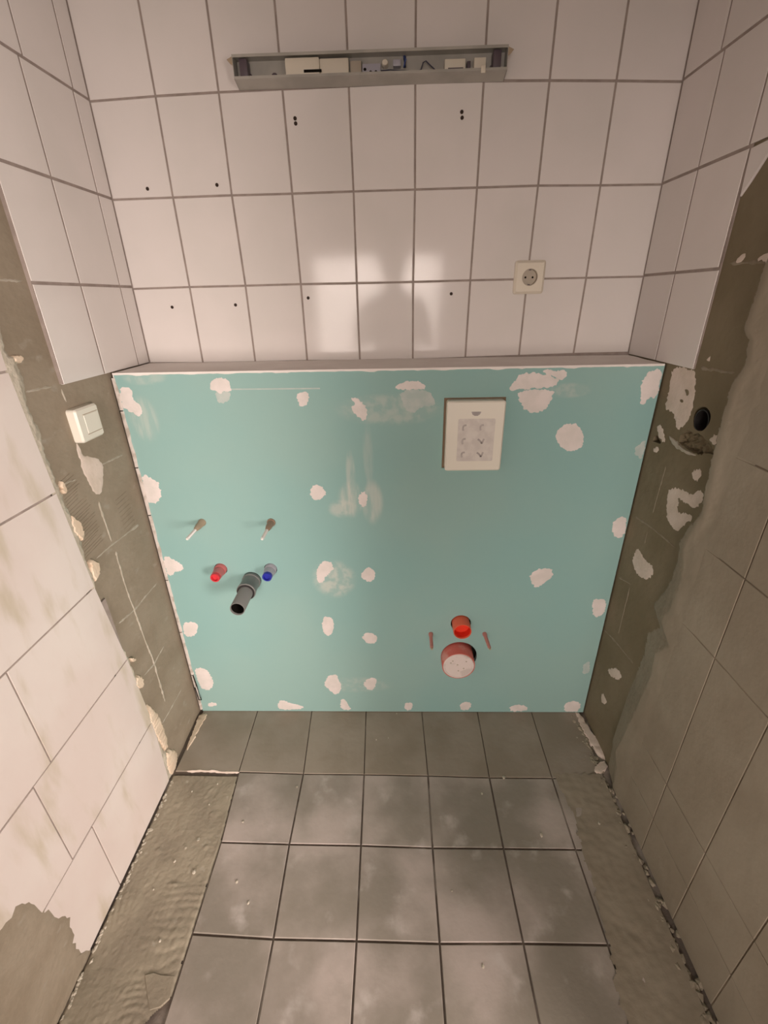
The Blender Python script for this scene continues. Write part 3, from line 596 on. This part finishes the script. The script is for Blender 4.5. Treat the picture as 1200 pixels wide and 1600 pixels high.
# plastered top board with a slightly wavy front arris
def hT(u, v): return .0004+.0010*nz(u, v, 16, 2)
tp = box('top_panel', (.001, -.1995, 1.186), (W-.001, -.0012, 1.1995), m_ledge); keep(tp, bx)
keep(sheet('top_plaster', 'T', .001, W-.001, -.2, -.0012, .006, hT, m_ledge, None), bx)
bd = bmesh.new(); prev = None
for i in range(140):
    x = .002+(W-.004)*i/139; d = .0045+.0045*max(0, nz(x, 0, 22, 4))+.003*max(0, nz(x, 3, 70, 4))
    row = [bd.verts.new((x, -.1990, 1.2012)), bd.verts.new((x, -.2012, 1.2008)), bd.verts.new((x, -.2014, 1.2-d*.6)), bd.verts.new((x, -.1998, 1.2-d))]
    if prev:
        for k in range(3): bd.faces.new((prev[k], prev[k+1], row[k+1], row[k]))
    prev = row
keep(obj('corner_bead', bd, m_ledge), bx)
for i, (p, thin) in enumerate([([[0.0027, 1.1567], [0.0274, 1.1666], [0.0404, 1.1561], [0.0379, 1.1347], [0.0577, 1.1126], [0.0453, 1.0887], [0.0337, 1.094], [0.021, 1.1068], [-0.0028, 1.1135]], 0), ([[0.251, 1.1769], [0.268, 1.1855], [0.292, 1.1822], [0.3006, 1.1672], [0.3006, 1.1521], [0.2792, 1.1506], [0.2715, 1.1422], [0.2638, 1.1448], [0.2619, 1.1515], [0.2467, 1.1542]], 0), ([[0.2553, 1.1498], [0.2991, 1.1503], [0.2932, 1.1339], [0.2752, 1.12], [0.26, 1.1233]], 1), ([[0.4694, 1.1465], [0.4972, 1.1461], [0.4986, 1.1278], [0.4824, 1.1076], [0.4722, 1.1128], [0.466, 1.1313]], 0), ([[0.6044, 1.1323], [0.6257, 1.1247], [0.6437, 1.1102], [0.6493, 1.0915], [0.639, 1.0683], [0.6267, 1.0761], [0.6147, 1.0889], [0.6063, 1.1077], [0.619, 1.1137]], 0), ([[0.0012, 0.9148], [0.0177, 0.9261], [0.0344, 0.9108], [0.0538, 0.8997], [0.0464, 0.8888], [0.0538, 0.8703], [0.0346, 0.839], [0.0035, 0.8408], [-0.0042, 0.8522], [-0.0016, 0.882]], 0), ([[0.0075, 0.6517], [0.0225, 0.6618], [0.0378, 0.6472], [0.0573, 0.6342], [0.064, 0.6125], [0.032, 0.6039], [0.0192, 0.5907], [0.0074, 0.5952], [0.0058, 0.6215]], 0), ([[0.4834, 0.8842], [0.4997, 0.8935], [0.5136, 0.8803], [0.5244, 0.8618], [0.5129, 0.8546], [0.5037, 0.842], [0.4868, 0.8451], [0.4767, 0.8623]], 0), ([[0.6178, 0.8646], [0.6362, 0.868], [0.6391, 0.8347], [0.6296, 0.8197], [0.6195, 0.8236], [0.6148, 0.8424]], 0), ([[0.4759, 0.6058], [0.4949, 0.6402], [0.5252, 0.634], [0.5255, 0.6056], [0.502, 0.5882], [0.4929, 0.5661], [0.4775, 0.5617], [0.4722, 0.5884]], 0), ([[0.6084, 0.592], [0.6316, 0.6197], [0.6474, 0.6092], [0.6558, 0.5918], [0.6461, 0.5654], [0.6202, 0.57]], 0), ([[0.7173, 1.1531], [0.7391, 1.1662], [0.7546, 1.1707], [0.7856, 1.1672], [0.8014, 1.1488], [0.7734, 1.1474], [0.736, 1.1498]], 0), ([[0.7297, 1.148], [0.8015, 1.1469], [0.8227, 1.1238], [0.8213, 1.105], [0.7929, 1.1054], [0.7645, 1.0867], [0.7454, 1.0997]], 1), ([[1.0081, 1.1437], [1.02, 1.1605], [1.0359, 1.183], [1.0601, 1.1838], [1.0846, 1.1822], [1.116, 1.174], [1.1321, 1.1678], [1.1224, 1.1499], [1.0829, 1.1475], [1.0308, 1.1452]], 0), ([[1.0311, 1.1422], [1.1204, 1.142], [1.1205, 1.1193], [1.1083, 1.0945], [1.0845, 1.0841], [1.0588, 1.0889], [1.0407, 1.1112]], 0), ([[1.0863, 1.1922], [1.1139, 1.1888], [1.149, 1.1882], [1.1499, 1.1705], [1.1357, 1.1635], [1.1157, 1.1758], [1.0969, 1.1802]], 0), ([[1.1453, 1.0327], [1.1674, 1.0553], [1.1964, 1.0516], [1.2178, 1.0185], [1.2191, 0.9917], [1.1924, 0.9763], [1.1645, 0.989], [1.1449, 1.0128]], 0), ([[1.3375, 1.1556], [1.3489, 1.185], [1.3909, 1.1843], [1.3996, 1.1486], [1.3893, 1.1153], [1.3633, 1.1218], [1.3559, 1.1003], [1.3459, 1.1035]], 0), ([[1.3537, 0.9798], [1.3711, 1.0032], [1.3928, 1.0062], [1.3983, 0.9621], [1.3787, 0.9541]], 1), ([[1.3434, 0.7677], [1.3576, 0.7832], [1.3806, 0.7791], [1.388, 0.7194], [1.3609, 0.7139], [1.3453, 0.7399]], 0), ([[1.1283, 0.5915], [1.1505, 0.6089], [1.1929, 0.6113], [1.195, 0.5805], [1.1722, 0.5555], [1.1534, 0.5383], [1.1339, 0.5629]], 0), ([[1.3322, 0.4921], [1.3489, 0.4979], [1.3734, 0.4934], [1.3805, 0.4398], [1.3531, 0.4247], [1.34, 0.4475]], 0), ([[0.015, 0.4067], [0.0515, 0.4082], [0.0635, 0.396], [0.0515, 0.3588], [0.0256, 0.3463], [0.0107, 0.3547]], 0), ([[0.0122, 0.2063], [0.053, 0.2091], [0.0671, 0.1651], [0.0673, 0.1276], [0.0397, 0.1017], [0.0179, 0.1179], [0.0147, 0.1557]], 0), ([[0.0299, 0.0382], [0.0512, 0.0472], [0.065, 0.0353], [0.0468, 0.0233], [0.0311, 0.0252]], 0), ([[0.2876, 0.0463], [0.3085, 0.0592], [0.328, 0.0416], [0.3527, 0.0367], [0.3836, 0.022], [0.3571, 0.0098], [0.2919, 0.0095], [0.2827, 0.0235]], 0), ([[0.4795, 0.4234], [0.4961, 0.4314], [0.5116, 0.4234], [0.514, 0.3912], [0.5039, 0.3584], [0.4903, 0.3518], [0.4767, 0.3625], [0.475, 0.3912]], 0), ([[0.6045, 0.3375], [0.6153, 0.3649], [0.638, 0.3624], [0.6558, 0.3458], [0.6499, 0.3207], [0.6267, 0.3165]], 0), ([[0.4651, 0.1476], [0.4845, 0.1772], [0.5088, 0.18], [0.514, 0.1524], [0.5216, 0.129], [0.5154, 0.0958], [0.4958, 0.0861], [0.4798, 0.11], [0.4654, 0.1241]], 0), ([[0.6, 0.1386], [0.6217, 0.1665], [0.6477, 0.162], [0.6448, 0.1294], [0.6266, 0.1039], [0.6076, 0.1199]], 0), ([[0.5154, 0.0601], [0.5333, 0.0641], [0.5423, 0.0327], [0.5519, 0.0109], [0.5123, 0.0097]], 0), ([[0.7434, 0.0398], [0.7592, 0.0494], [0.7744, 0.0399], [0.7712, 0.0111], [0.7503, 0.0071]], 0), ([[0.9395, 0.036], [0.9591, 0.0522], [0.9852, 0.0486], [0.9817, 0.017], [0.9513, 0.0072]], 0), ([[1.1217, 0.0245], [1.144, 0.0398], [1.1753, 0.0343], [1.1893, 0.0133], [1.1547, 0.0035], [1.1268, 0.0081]], 0), ([[1.3132, 0.0425], [1.3343, 0.0586], [1.3656, 0.0522], [1.3726, 0.0095], [1.3333, -0.0004], [1.3168, 0.0092]], 0), ([[1.3473, 0.2227], [1.3605, 0.2397], [1.3708, 0.2355], [1.3745, 0.1881], [1.3538, 0.1837]], 1)]):
    p = [[min(max(q[0], .006), W-.003), min(max(q[1], .003), 1.195)] for q in p]
    keep(patch('filler_patch', p, 'X', .0007 if not thin else .0004, m_fillthin if thin else m_filler, None, base=-.0001, step=.003, amp=.0026, seed=i), bx)
keep(prism('tape_line', [[0.3015, 1.1575], [0.529, 1.1563], [0.5287, 1.1528], [0.301, 1.1544]], 'X', -.0003, .0004, m_fillthin, None), bx)
# pale sealing strip down the left edge, with its gaps
z = .012
while z < 1.19:
    z1 = min(1.192, z+random.uniform(.14, .24))
    bm = bmesh.new(); prev = None; n_ = max(2, int((z1-z)/.008))
    for i in range(n_+1):
        zz = z+(z1-z-.003)*i/n_; w = .0065+.0025*nz(zz, 0, 30, 1)+.001*nz(zz, 0, 110, 1)
        row = [bm.verts.new((-.004, -.2005, zz)), bm.verts.new((-.001, -.2042, zz)), bm.verts.new((w*.6, -.2045, zz)), bm.verts.new((w, -.2002, zz))]
        if prev:
            for k in range(3): bm.faces.new((prev[k], prev[k+1], row[k+1], row[k]))
        prev = row
    keep(obj('edge_strip', bm, m_foam), bx); z = z1
bm = bmesh.new(); add_tube(bm, [(0.0072, -0.2075, 0.1823), (0.0107, -0.2075, 0.1308), (0.0141, -0.2075, 0.0652), (0.0047, -0.2075, 0.0651), (0.0025, -0.2075, 0.1246)], .0016, 6); keep(obj('loose_sliver', bm, m_dark), bx)

# ---------------------------------------------------------------- fittings on the boxing
def at(k, d=0): return (pipes[k][0], -.2-d, pipes[k][1])
def pipe(bm, o, r, wall, l0, l1, n=36):
    add_lathe(bm, [(l0, r-wall), (l0, r), (l1-.0008, r), (l1, r-.0006), (l1, r-wall+.0006), (l1-.0008, r-wall), (l0, r-wall)], o, (0, -1, 0), n)
# grey drain
t = thing('drain_pipe', at('gray'), 'dark grey plastic drain pipe stub with a wide collar, sticking out of the green board', 'pipe')
def P_(name, bm, m): return keep(obj(name, bm, m, None, smooth=True), t)
bm = bmesh.new(); add_lathe(bm, [(-.03, .0245), (-.03, .027), (.0, .027), (.003, .0285), (.012, .0285), (.014, .0265), (.052, .0265), (.055, .0285), (.064, .0285), (.066, .0262), (.066, .0212), (-.03, .0212)], at('gray'), (0, -1, 0), 40); P_('collar', bm, m_greypipe)
bm = bmesh.new(); pipe(bm, at('gray'), .0212, .0022, -.03, .148, 40); P_('pipe', bm, m_greypipe)
bm = bmesh.new(); add_lathe(bm, [(.062, .0215), (.062, .0262), (.0685, .0262), (.0685, .0215)], at('gray'), (0, -1, 0), 40); P_('seal_ring', bm, m_rubber)
bm = bmesh.new(); add_lathe(bm, [(.03, 0), (.03, .019), (.028, .019), (.028, 0)], at('gray'), (0, -1, 0), 24); P_('inner_bottom', bm, m_dark)
bm = bmesh.new(); add_lathe(bm, [(.02, .0188), (.142, .0188), (.142, .0190), (.02, .0190)], at('gray'), (0, -1, 0), 40); P_('inner_face', bm, m_dark)  # black lining paints the shade inside the pipe mouth
# water stubs
def stub(name, k, L, ms, mp, label):
    global t
    t = thing(name, at(k), label, 'pipe', None)
    bm = bmesh.new(); pipe(bm, at(k), .0182, .002, -.03, .013, 28); P_('wall_sleeve', bm, ms)
    bm = bmesh.new(); add_lathe(bm, [(-.02, 0), (-.02, .0160), (.014, .0160), (L-.012, .0150), (L-.012, 0)], at(k), (0, -1, 0), 28); P_('sleeve', bm, ms)
    bm = bmesh.new(); add_lathe(bm, [(L-.013, .0), (L-.013, .0144), (L-.002, .0144), (L, .0128), (L, .0098), (L-.007, .0094), (L-.007, 0)], at(k), (0, -1, 0), 28); P_('plug', bm, mp)
stub('water_stub', 'red', .052, m_redp, m_red, 'red plugged hot water pipe stub beside the grey drain pipe')
stub('water_stub', 'blue', .048, m_bluep, m_blue, 'pale pipe stub with a dark blue plug, right of the grey drain pipe')
# basin bolts
def bolt(k, m, bend, label, flange):
    global t
    t = thing('hanger_bolt', at(k), label, 'bolt')
    ax = Vector((bend, -1, 0)).normalized()
    bm = bmesh.new(); add_lathe(bm, [(-.02, .006), (-.02, .010), (.0, .0125 if flange else .0115), (.004, .0125 if flange else .0115), (.007, .0098), (.030, .0088), (.046, .0062), (.050, .0040), (.050, 0)], at(k), ax, 22); P_('sleeve', bm, m)
    bm = bmesh.new(); pr = [(.0, 0), (.0, .0044)]
    n_ = 34
    for i in range(n_): pr += [(.046+i*.0016, .0044), (.0468+i*.0016, .0037)]
    pr += [(.102, .0040), (.1035, .003), (.1035, 0)]
    add_lathe(bm, pr, at(k), ax, 14); P_('threaded_rod', bm, m_steel)
bolt('boltL', m_tan, -.02, 'tan-sleeved basin bolt above the red water stub', False)
bolt('boltR', m_brown, .0, 'brown-sleeved basin bolt above the blue water stub', True)
# toilet connections
t = thing('flush_pipe', at('orange'), 'short open orange-red flush pipe above the white-capped waste pipe', 'pipe')
bm = bmesh.new(); pipe(bm, at('orange'), .0285, .0024, -.03, .042, 40); P_('pipe', bm, m_orange)
bm = bmesh.new(); add_lathe(bm, [(-.02, .0257), (.037, .0257), (.037, .0261), (-.02, .0261)], at('orange'), (0, -1, 0), 40); P_('inner_face', bm, m_orangein)
bm = bmesh.new(); add_lathe(bm, [(.012, 0), (.012, .0256), (.010, .0256), (.010, 0)], at('orange'), (0, -1, 0), 30); P_('inner_bottom', bm, m_orangein)
t = thing('waste_pipe', at('big'), 'wide red toilet waste pipe closed with a white cap, low on the green board', 'pipe')
bm = bmesh.new(); pipe(bm, at('big'), .0540, .003, -.03, .044, 48); P_('pipe', bm, m_brick)
bm = bmesh.new(); add_lathe(bm, [(.030, 0), (.030, .0508), (.0435, .0508), (.0455, .0492), (.0455, .046), (.0440, .0445), (.0440, 0)], at('big'), (0, -1, 0), 48); P_('cap', bm, m_cap)
for a, rr in ((-.02, .022), (-.026, .014), (.024, .020), (.017, -.010), (.0, -.02), (-.004, .006)):
    bm = bmesh.new(); add_lathe(bm, [(.0437, 0), (.0437, .0028), (.0444, .0026), (.0444, 0)], (pipes['big'][0]+a, -.2, pipes['big'][1]+rr), (0, -1, 0), 12); P_('cap_dimple', bm, m_socketin)
for k, bend, lab in (('pinkL', -.02, 'pink-sleeved threaded rod left of the orange-red flush pipe'), ('pinkR', .06, 'pink-sleeved threaded rod right of the orange-red flush pipe')):
    t = thing('toilet_stud', at(k), lab, 'stud')
    ax = Vector((bend, -1, 0)).normalized()
    bm = bmesh.new(); add_lathe(bm, [(-.02, 0), (-.02, .0055), (.0, .0072), (.008, .0070), (.012, .0055), (.066, .0052), (.068, .0035), (.068, 0)], at(k), ax, 16); P_('sleeve', bm, m_pinkrod)
    bm = bmesh.new(); add_lathe(bm, [(.066, 0), (.066, .0036), (.073, .0036), (.0735, 0)], at(k), ax, 12); P_('rod_end', bm, m_tan)
# flush plate guard
t = thing('flush_plate_guard', ((GX0+GX1)/2, -.2, GZ0), 'white plastic protective box over the flush opening, upper right of the green board', 'cover')
D = .026
bm = bmesh.new(); add_box(bm, (GX0-.0058, -.1985, GZ0+.0005), (GX1+.0038, -.186, GZ1+.0038)); P_('recess_frame', bm, m_cardint)
bm = bmesh.new()
R_ = .010
def rr(x0, x1, z0, z1, r, n=5):
    out = []
    for cx, cz, a0 in ((x1-r, z1-r, 0), (x0+r, z1-r, PI/2), (x0+r, z0+r, PI), (x1-r, z0+r, 1.5*PI)):
        for i in range(n+1): a = a0+PI/2*i/n; out.append([cx+r*math.cos(a), cz+r*math.sin(a)])
    return out
add_prism(bm, rr(GX0, GX1, GZ0, GZ1, .007), 'X', -.0014, D, .0035); P_('shell', bm, m_white)
gw, gh = GX1-GX0, GZ1-GZ0
m_print = M_('grey_print', alb(.36, .33, .32), alb(.50, .46, .44), rough=.5, scale=50)
m_print2 = M_('pale_grey_print', alb(.70, .665, .62), alb(.62, .58, .545), rough=.5, scale=40)
bm = bmesh.new(); add_prism(bm, rr(GX0+gw*.2, GX1-gw*.16, GZ0+gh*.15, GZ1-gh*.24, .004), 'X', D-.0004, D+.0002); P_('printed_panel', bm, m_print2)
# half-round mark on top and three rows of two faint hand-drawn symbols
bm = bmesh.new(); cx, cz = GX0+gw*.5, GZ1-gh*.16
add_prism(bm, [[cx-.0125, cz+.003], [cx-.0095, cz-.004], [cx-.004, cz-.0075], [cx+.004, cz-.0075], [cx+.0095, cz-.004], [cx+.0125, cz+.003]][::-1], 'X', D-.0003, D+.0004); P_('printed_mark', bm, m_print)
for r in range(3):
    for c in range(2):
        bm = bmesh.new(); ox = GX0+gw*(.31 if c == 0 else .61); oz = GZ1-gh*(.35+.195*r)
        pts = [(-.002, -.010), (-.004, -.004), (-.002, .003), (.005, .004)] if c == 0 or r == 0 else [(-.008, .003), (-.002, -.001), (.003, -.009), (.006, -.002), (.008, .004)]
        for (a0, b0), (a1, b1) in zip(pts, pts[1:]):
            w = .0024
            d = Vector((a1-a0, b1-b0)).normalized(); nn = Vector((-d.y, d.x))*w
            add_prism(bm, [[ox+a0-nn.x, oz+b0-nn.y], [ox+a1-nn.x, oz+b1-nn.y], [ox+a1+nn.x, oz+b1+nn.y], [ox+a0+nn.x, oz+b0+nn.y]], 'X', D-.0003, D+.0004)
        P_('printed_mark', bm, m_print if r == 0 else m_print)

# ---------------------------------------------------------------- wall socket
sx, sz = [1.0814, 1.4025]
t = thing('wall_socket', (sx, 0, sz), 'cream square wall socket with a round recess on the white tiled back wall', 'socket')
S_ = .040
bm = bmesh.new(); add_prism(bm, rr(sx-S_, sx+S_, sz-S_, sz+S_, .007), 'B', -.0005, .013, .006)
frame = P_('cover_plate', bm, m_cream_p)
bm = bmesh.new(); add_lathe(bm, [(0, 0), (0, .0205), (.03, .0205), (.03, 0)], (sx, -.0015, sz), (0, -1, 0), 32); carve(frame, [obj('cutter', bm)])
bm = bmesh.new(); add_lathe(bm, [(.001, 0), (.001, .0207), (.0135, .0207), (.0135, .0192), (.0035, .0186), (.0035, 0)], (sx, 0, sz), (0, -1, 0), 36); P_('socket_insert', bm, m_socketin)
for dx in (-.0095, .0095):
    bm = bmesh.new(); add_lathe(bm, [(.0034, 0), (.0034, .0027), (.0038, .0025), (.0038, 0)], (sx+dx, 0, sz), (0, -1, 0), 14); P_('contact_hole', bm, m_dark)
for dz in (-1, 1):
    P_('earth_clip', (lambda b_: (add_box(b_, (sx-.0025, -.0105, sz+dz*.0175-.0012), (sx+.0025, -.0034, sz+dz*.0175+.0012), .0004), b_)[1])(bmesh.new()), m_holder)
# ---------------------------------------------------------------- light switch
y0, y1, z0, z1 = [-0.392, -0.309, 1.073, 1.149]
t = thing('light_switch', (-.009, (y0+y1)/2, z0), 'white rocker light switch on the bare brown strip of the left wall', 'switch')
bm = bmesh.new(); add_prism(bm, rr(y0, y1, z0, z1, .007), 'L', -.0095, .012, .004); P_('cover_plate', bm, m_white)
bm = bmesh.new(); add_prism(bm, rr(y0+.024, y1-.009, z0+.017, z1-.017, .002), 'L', .011, .0130, .0008); rk = P_('rocker', bm, m_white)
for zz in (z0+.0155, z1-.0155):
    bm = bmesh.new(); add_prism(bm, [[y0+.022, zz-.0007], [y1-.006, zz-.0007], [y1-.006, zz+.0007], [y0+.022, zz+.0007]], 'L', .0118, .0124); P_('gap_line', bm, m_tan)

# ---------------------------------------------------------------- open strip light housing
x0, x1, zb, zt, dp = .362, .976, 1.8065, 1.857, .036
t = thing('strip_light', ((x0+x1)/2, 0, zb), 'long open strip light housing without tube or cover, high on the tiled back wall', 'light')
bm = bmesh.new()
th = .0012
add_box(bm, (x0, -.003, zb), (x1, -.0005, zt)); P_('back_plate', bm, m_enamel)
for (za, zc, nm) in ((zb, zb+th, 'lower_flange'), (zt-th, zt, 'upper_flange')):
    bm = bmesh.new(); up_ = .008 if nm[0] == 'l' else .0
    pr = [(-.003, za), (-dp, za+up_), (-dp-.001, za+up_), (-dp-.001, za+up_+.005) , (-dp, za+up_+.005), (-dp, zc+up_), (-.003, zc)] if up_ else [(-.003, za), (-dp, za), (-dp, za-.004), (-dp-.001, za-.004), (-dp-.001, zc), (-.003, zc)]
    va = [bm.verts.new((x0, y, z_)) for y, z_ in pr]; vb = [bm.verts.new((x1, y, z_)) for y, z_ in pr]
    for i in range(len(pr)): bm.faces.new((va[i], va[(i+1) % len(pr)], vb[(i+1) % len(pr)], vb[i]))
    bm.faces.new(va); bm.faces.new(vb[::-1]); P_(nm, bm, m_enamel)
for xe in (x0, x1-th):
    bm = bmesh.new(); pl = [(-.003, zb), (-dp, zb+.008), (-dp, zt), (-.003, zt)]
    va = [bm.verts.new((xe, y, z_)) for y, z_ in pl]; vb = [bm.verts.new((xe+th, y, z_)) for y, z_ in pl]
    for i in range(4): bm.faces.new((va[i], va[(i+1) % 4], vb[(i+1) % 4], vb[i]))
    bm.faces.new(va); bm.faces.new(vb[::-1]); P_('end_plate', bm, m_enamel)
_P0 = P_
LIFT = [0]
def P_(name, bm, m):
    if LIFT[0]:
        for v in bm.verts: v.co.z = zb+.009+(v.co.z-zb)*.82
    return _P0(name, bm, m)
LIFT[0] = 1
for sgn, xe in ((-1, x0), (1, x1)):
    bm = bmesh.new(); add_prism(bm, [[xe, zt-.004], [xe+sgn*.012, zt-.010], [xe+sgn*.006, zt-.018], [xe, zt-.022]], 'B', dp-.002, dp+.0005); P_('cover_clip', bm, m_tan)
    xc = xe-sgn*.022
    bm = bmesh.new(); add_box(bm, (xc-.009, -.030, zb+.004), (xc+.009, -.003, zt-.006), .002); add_box(bm, (xc-.012, -.012, zb+.003), (xc+.012, -.003, zb+.020), .001); P_('lamp_holder', bm, m_holder)
def comp(name, bxs, m, bev=.002):
    bm = bmesh.new()
    for lo, hi in bxs: add_box(bm, lo, hi, bev)
    P_(name, bm, m)
comp('ballast', [((.478, -.026, zb+.006), (.556, -.003, zt-.006)), ((.556, -.022, zb+.006), (.622, -.003, zt-.008))], m_cream_p, .003)
comp('ballast_slot', [((.520, -.0272, zb+.012), (.560, -.0255, zb+.018))], m_dark, 0)
comp('end_block', [((.625, -.018, zb+.006), (.650, -.003, zt-.014))], m_socketin, .001)
comp('terminal_block', [((.652, -.018, zb+.006), (.694, -.003, zb+.030))], m_bluep, .002)
for dx in (.658, .671, .683):
    bm = bmesh.new(); add_lathe(bm, [(.0175, 0), (.0175, .0036), (.0192, .0030), (.0192, 0)], (dx, 0, zb+.012+.006*(dx < .66)), (0, -1, 0), 10); P_('terminal_screw', bm, m_dark)
bm = bmesh.new(); add_lathe(bm, [(.003, .0075), (.020, .0075), (.022, .006), (.022, 0)], (.704, 0, zb+.030), (0, -1, 0), 14); P_('wire_cap', bm, m_cream_p)
comp('wire_cap', [((.722, -.020, zb+.022), (.740, -.003, zb+.036))], m_bluep, .002)
bm = bmesh.new(); add_tube(bm, [(.748, -.006, zb+.046), (.749, -.018, zb+.036), (.748, -.016, zb+.020)], .0034, 8); P_('blue_wire', bm, m_wireb)
bm = bmesh.new(); add_tube(bm, [(.690, -.012, zb+.016), (.715, -.020, zb+.014), (.745, -.022, zb+.011), (.775, -.020, zb+.009), (.785, -.020, zb+.012), (.790, -.018, zb+.028), (.796, -.018, zb+.031), (.808, -.018, zb+.020), (.822, -.015, zb+.009)], .0014, 7); P_('loose_wire', bm, m_wire)
comp('starter_holder', [((.838, -.022, zb+.008), (.885, -.003, zb+.032))], m_cream_p, .002)
comp('holder_slot', [((.846, -.0232, zb+.008), (.880, -.0215, zb+.013))], m_holder, 0)
comp('clip', [((.889, -.018, zb+.008), (.897, -.003, zb+.028))], m_holder, .001)
comp('starter_holder', [((.904, -.024, zb+.006), (.930, -.003, zb+.032)), ((.918, -.038, zb-.006), (.928, -.0365, zb+.010))], m_cream_p, .0012)
bm = bmesh.new(); add_lathe(bm, [(.0028, 0), (.0028, .007), (.0034, .007), (.0034, 0)], (.448, 0, zb+.017), (0, -1, 0), 14); P_('cable_hole', bm, m_holder)

# ---------------------------------------------------------------- the photographer, seen as a faint reflection in the glaze
px_, py_ = .71, -1.72
t = thing('person', (px_, py_, 0), 'person in dark clothes holding up a phone, faintly reflected in the white wall tiles', 'person')
J = {'pelvis': ((0, 0, .90), .125), 'waist': ((0, .01, 1.03), .115), 'chest': ((0, .0, 1.20), .135), 'collar': ((0, 0, 1.33), .085), 'neck': ((0, .01, 1.40), .050), 'skull0': ((0, .02, 1.475), .060), 'skull1': ((0, .02, 1.56), .074), 'skull2': ((0, .01, 1.605), .058)}
E_ = [('pelvis', 'waist'), ('waist', 'chest'), ('chest', 'collar'), ('collar', 'neck'), ('neck', 'skull0'), ('skull0', 'skull1'), ('skull1', 'skull2')]
for s in (-1, 1):
    n_ = str(s)
    J.update({'sh'+n_: ((s*.165, 0, 1.315), .058), 'el'+n_: ((s*.225, .06, 1.075), .042), 'wr'+n_: ((s*.075, .255, 1.255), .027), 'palm'+n_: ((s*.058, .288, 1.300), .024),
              'hip'+n_: ((s*.09, 0, .84), .090), 'knee'+n_: ((s*.105, .03, .47), .060), 'ankle'+n_: ((s*.11, 0, .09), .042), 'toe'+n_: ((s*.12, .15, .04), .036)})
    E_ += [('collar', 'sh'+n_), ('sh'+n_, 'el'+n_), ('el'+n_, 'wr'+n_), ('wr'+n_, 'palm'+n_), ('pelvis', 'hip'+n_), ('hip'+n_, 'knee'+n_), ('knee'+n_, 'ankle'+n_), ('ankle'+n_, 'toe'+n_)]
    for f_ in range(4):
        a, b_ = 'k%d%s' % (f_, n_), 'f%d%s' % (f_, n_)
        J[a] = ((s*(.052-.004*f_), .302, 1.322+.013*f_), .009); J[b_] = ((s*(.030-.002*f_), .316, 1.327+.013*f_), .0075)
        E_ += [('palm'+n_, a), (a, b_)]
    J['t0'+n_] = ((s*.040, .284, 1.318), .010); J['t1'+n_] = ((s*.024, .300, 1.338), .0085); E_ += [('palm'+n_, 't0'+n_), ('t0'+n_, 't1'+n_)]
keys = list(J); me = bpy.data.meshes.new('body')
me.from_pydata([(J[k][0][0]+px_, J[k][0][1]+py_, J[k][0][2]) for k in keys], [(keys.index(a), keys.index(b_)) for a, b_ in E_], [])
body = bpy.data.objects.new('body', me); COL.objects.link(body)
sk = body.modifiers.new('skin', 'SKIN'); sk.use_smooth_shade = True
if not me.skin_vertices: me.skin_vertices.new() if hasattr(me.skin_vertices, 'new') else None
for i, k in enumerate(keys):
    v = me.skin_vertices[0].data[i]; r = J[k][1]
    v.radius = (r*1.25, r*.85) if k in ('pelvis', 'waist', 'chest') else (r, r)
    v.use_root = (k == 'pelvis')
sb_ = body.modifiers.new('sub', 'SUBSURF'); sb_.levels = 2; sb_.render_levels = 2
bpy.context.view_layer.update()
me2 = bpy.data.meshes.new_from_object(body.evaluated_get(bpy.context.evaluated_depsgraph_get()))
body.modifiers.clear(); body.data = me2
m_skin = M_('skin', alb(.55, .36, .28), rough=.5); m_sweat = M_('dark_sweater', alb(.07, .07, .085), rough=.9); m_jean = M_('dark_trousers', alb(.05, .06, .09), rough=.9); m_hair = M_('dark_hair', alb(.05, .035, .025), rough=.7)
me2.materials.clear()
for m in (m_skin, m_sweat, m_jean): me2.materials.append(m)
for p in me2.polygons:
    p.use_smooth = True; c = p.center; d = Vector((c.x-px_, c.y-py_, c.z))
    p.material_index = 2 if d.z < .92 else (0 if d.z > 1.375 and d.y < .2 or d.y > .235 else 1)
keep(body, t)
def lump(name, c, r, sc, m, sub=2):
    bm = bmesh.new(); bmesh.ops.create_icosphere(bm, subdivisions=sub, radius=r)
    for v in bm.verts: v.co = Vector((c[0]+px_+v.co.x*sc[0], c[1]+py_+v.co.y*sc[1], c[2]+v.co.z*sc[2]))
    return keep(obj(name, bm, m, None, smooth=True), t)
hair = bmesh.new(); bmesh.ops.create_icosphere(hair, subdivisions=3, radius=.093)
bmesh.ops.delete(hair, geom=[v for v in hair.verts if v.co.y > .045 and v.co.z < .035 or v.co.z < -.06], context='VERTS')
for v in hair.verts: v.co = Vector((px_+v.co.x*.98, py_-.0+v.co.y*1.08, 1.555+v.co.z*1.05))
keep(obj('hair', hair, m_hair, None, smooth=True), t)
lump('nose', (0, .098, 1.525), .012, (.8, 1.1, 1.5), m_skin)
for s in (-1, 1):
    lump('ear', (s*.080, .015, 1.53), .020, (.4, .8, 1.3), m_skin)
    lump('eye', (s*.030, .080, 1.552), .012, (1, .8, .8), m_white)
    lump('shoe', (s*.115, .06, .035), .05, (.9, 2.4, .7), m_hair)
lump('mouth', (0, .088, 1.487), .016, (1.3, .5, .3), m_redp)
ph = thing('phone', (0.72148, -1.37579, 1.34), 'phone held up in both hands, seen from its back', 'phone')
bm = bmesh.new(); add_box(bm, (0.72148-.036, -1.37579-.026, 1.3604-.10), (0.72148+.036, -1.37579-.018, 1.3604+.045), .003)
keep(obj('phone_body', bm, m_rubber, None), ph)
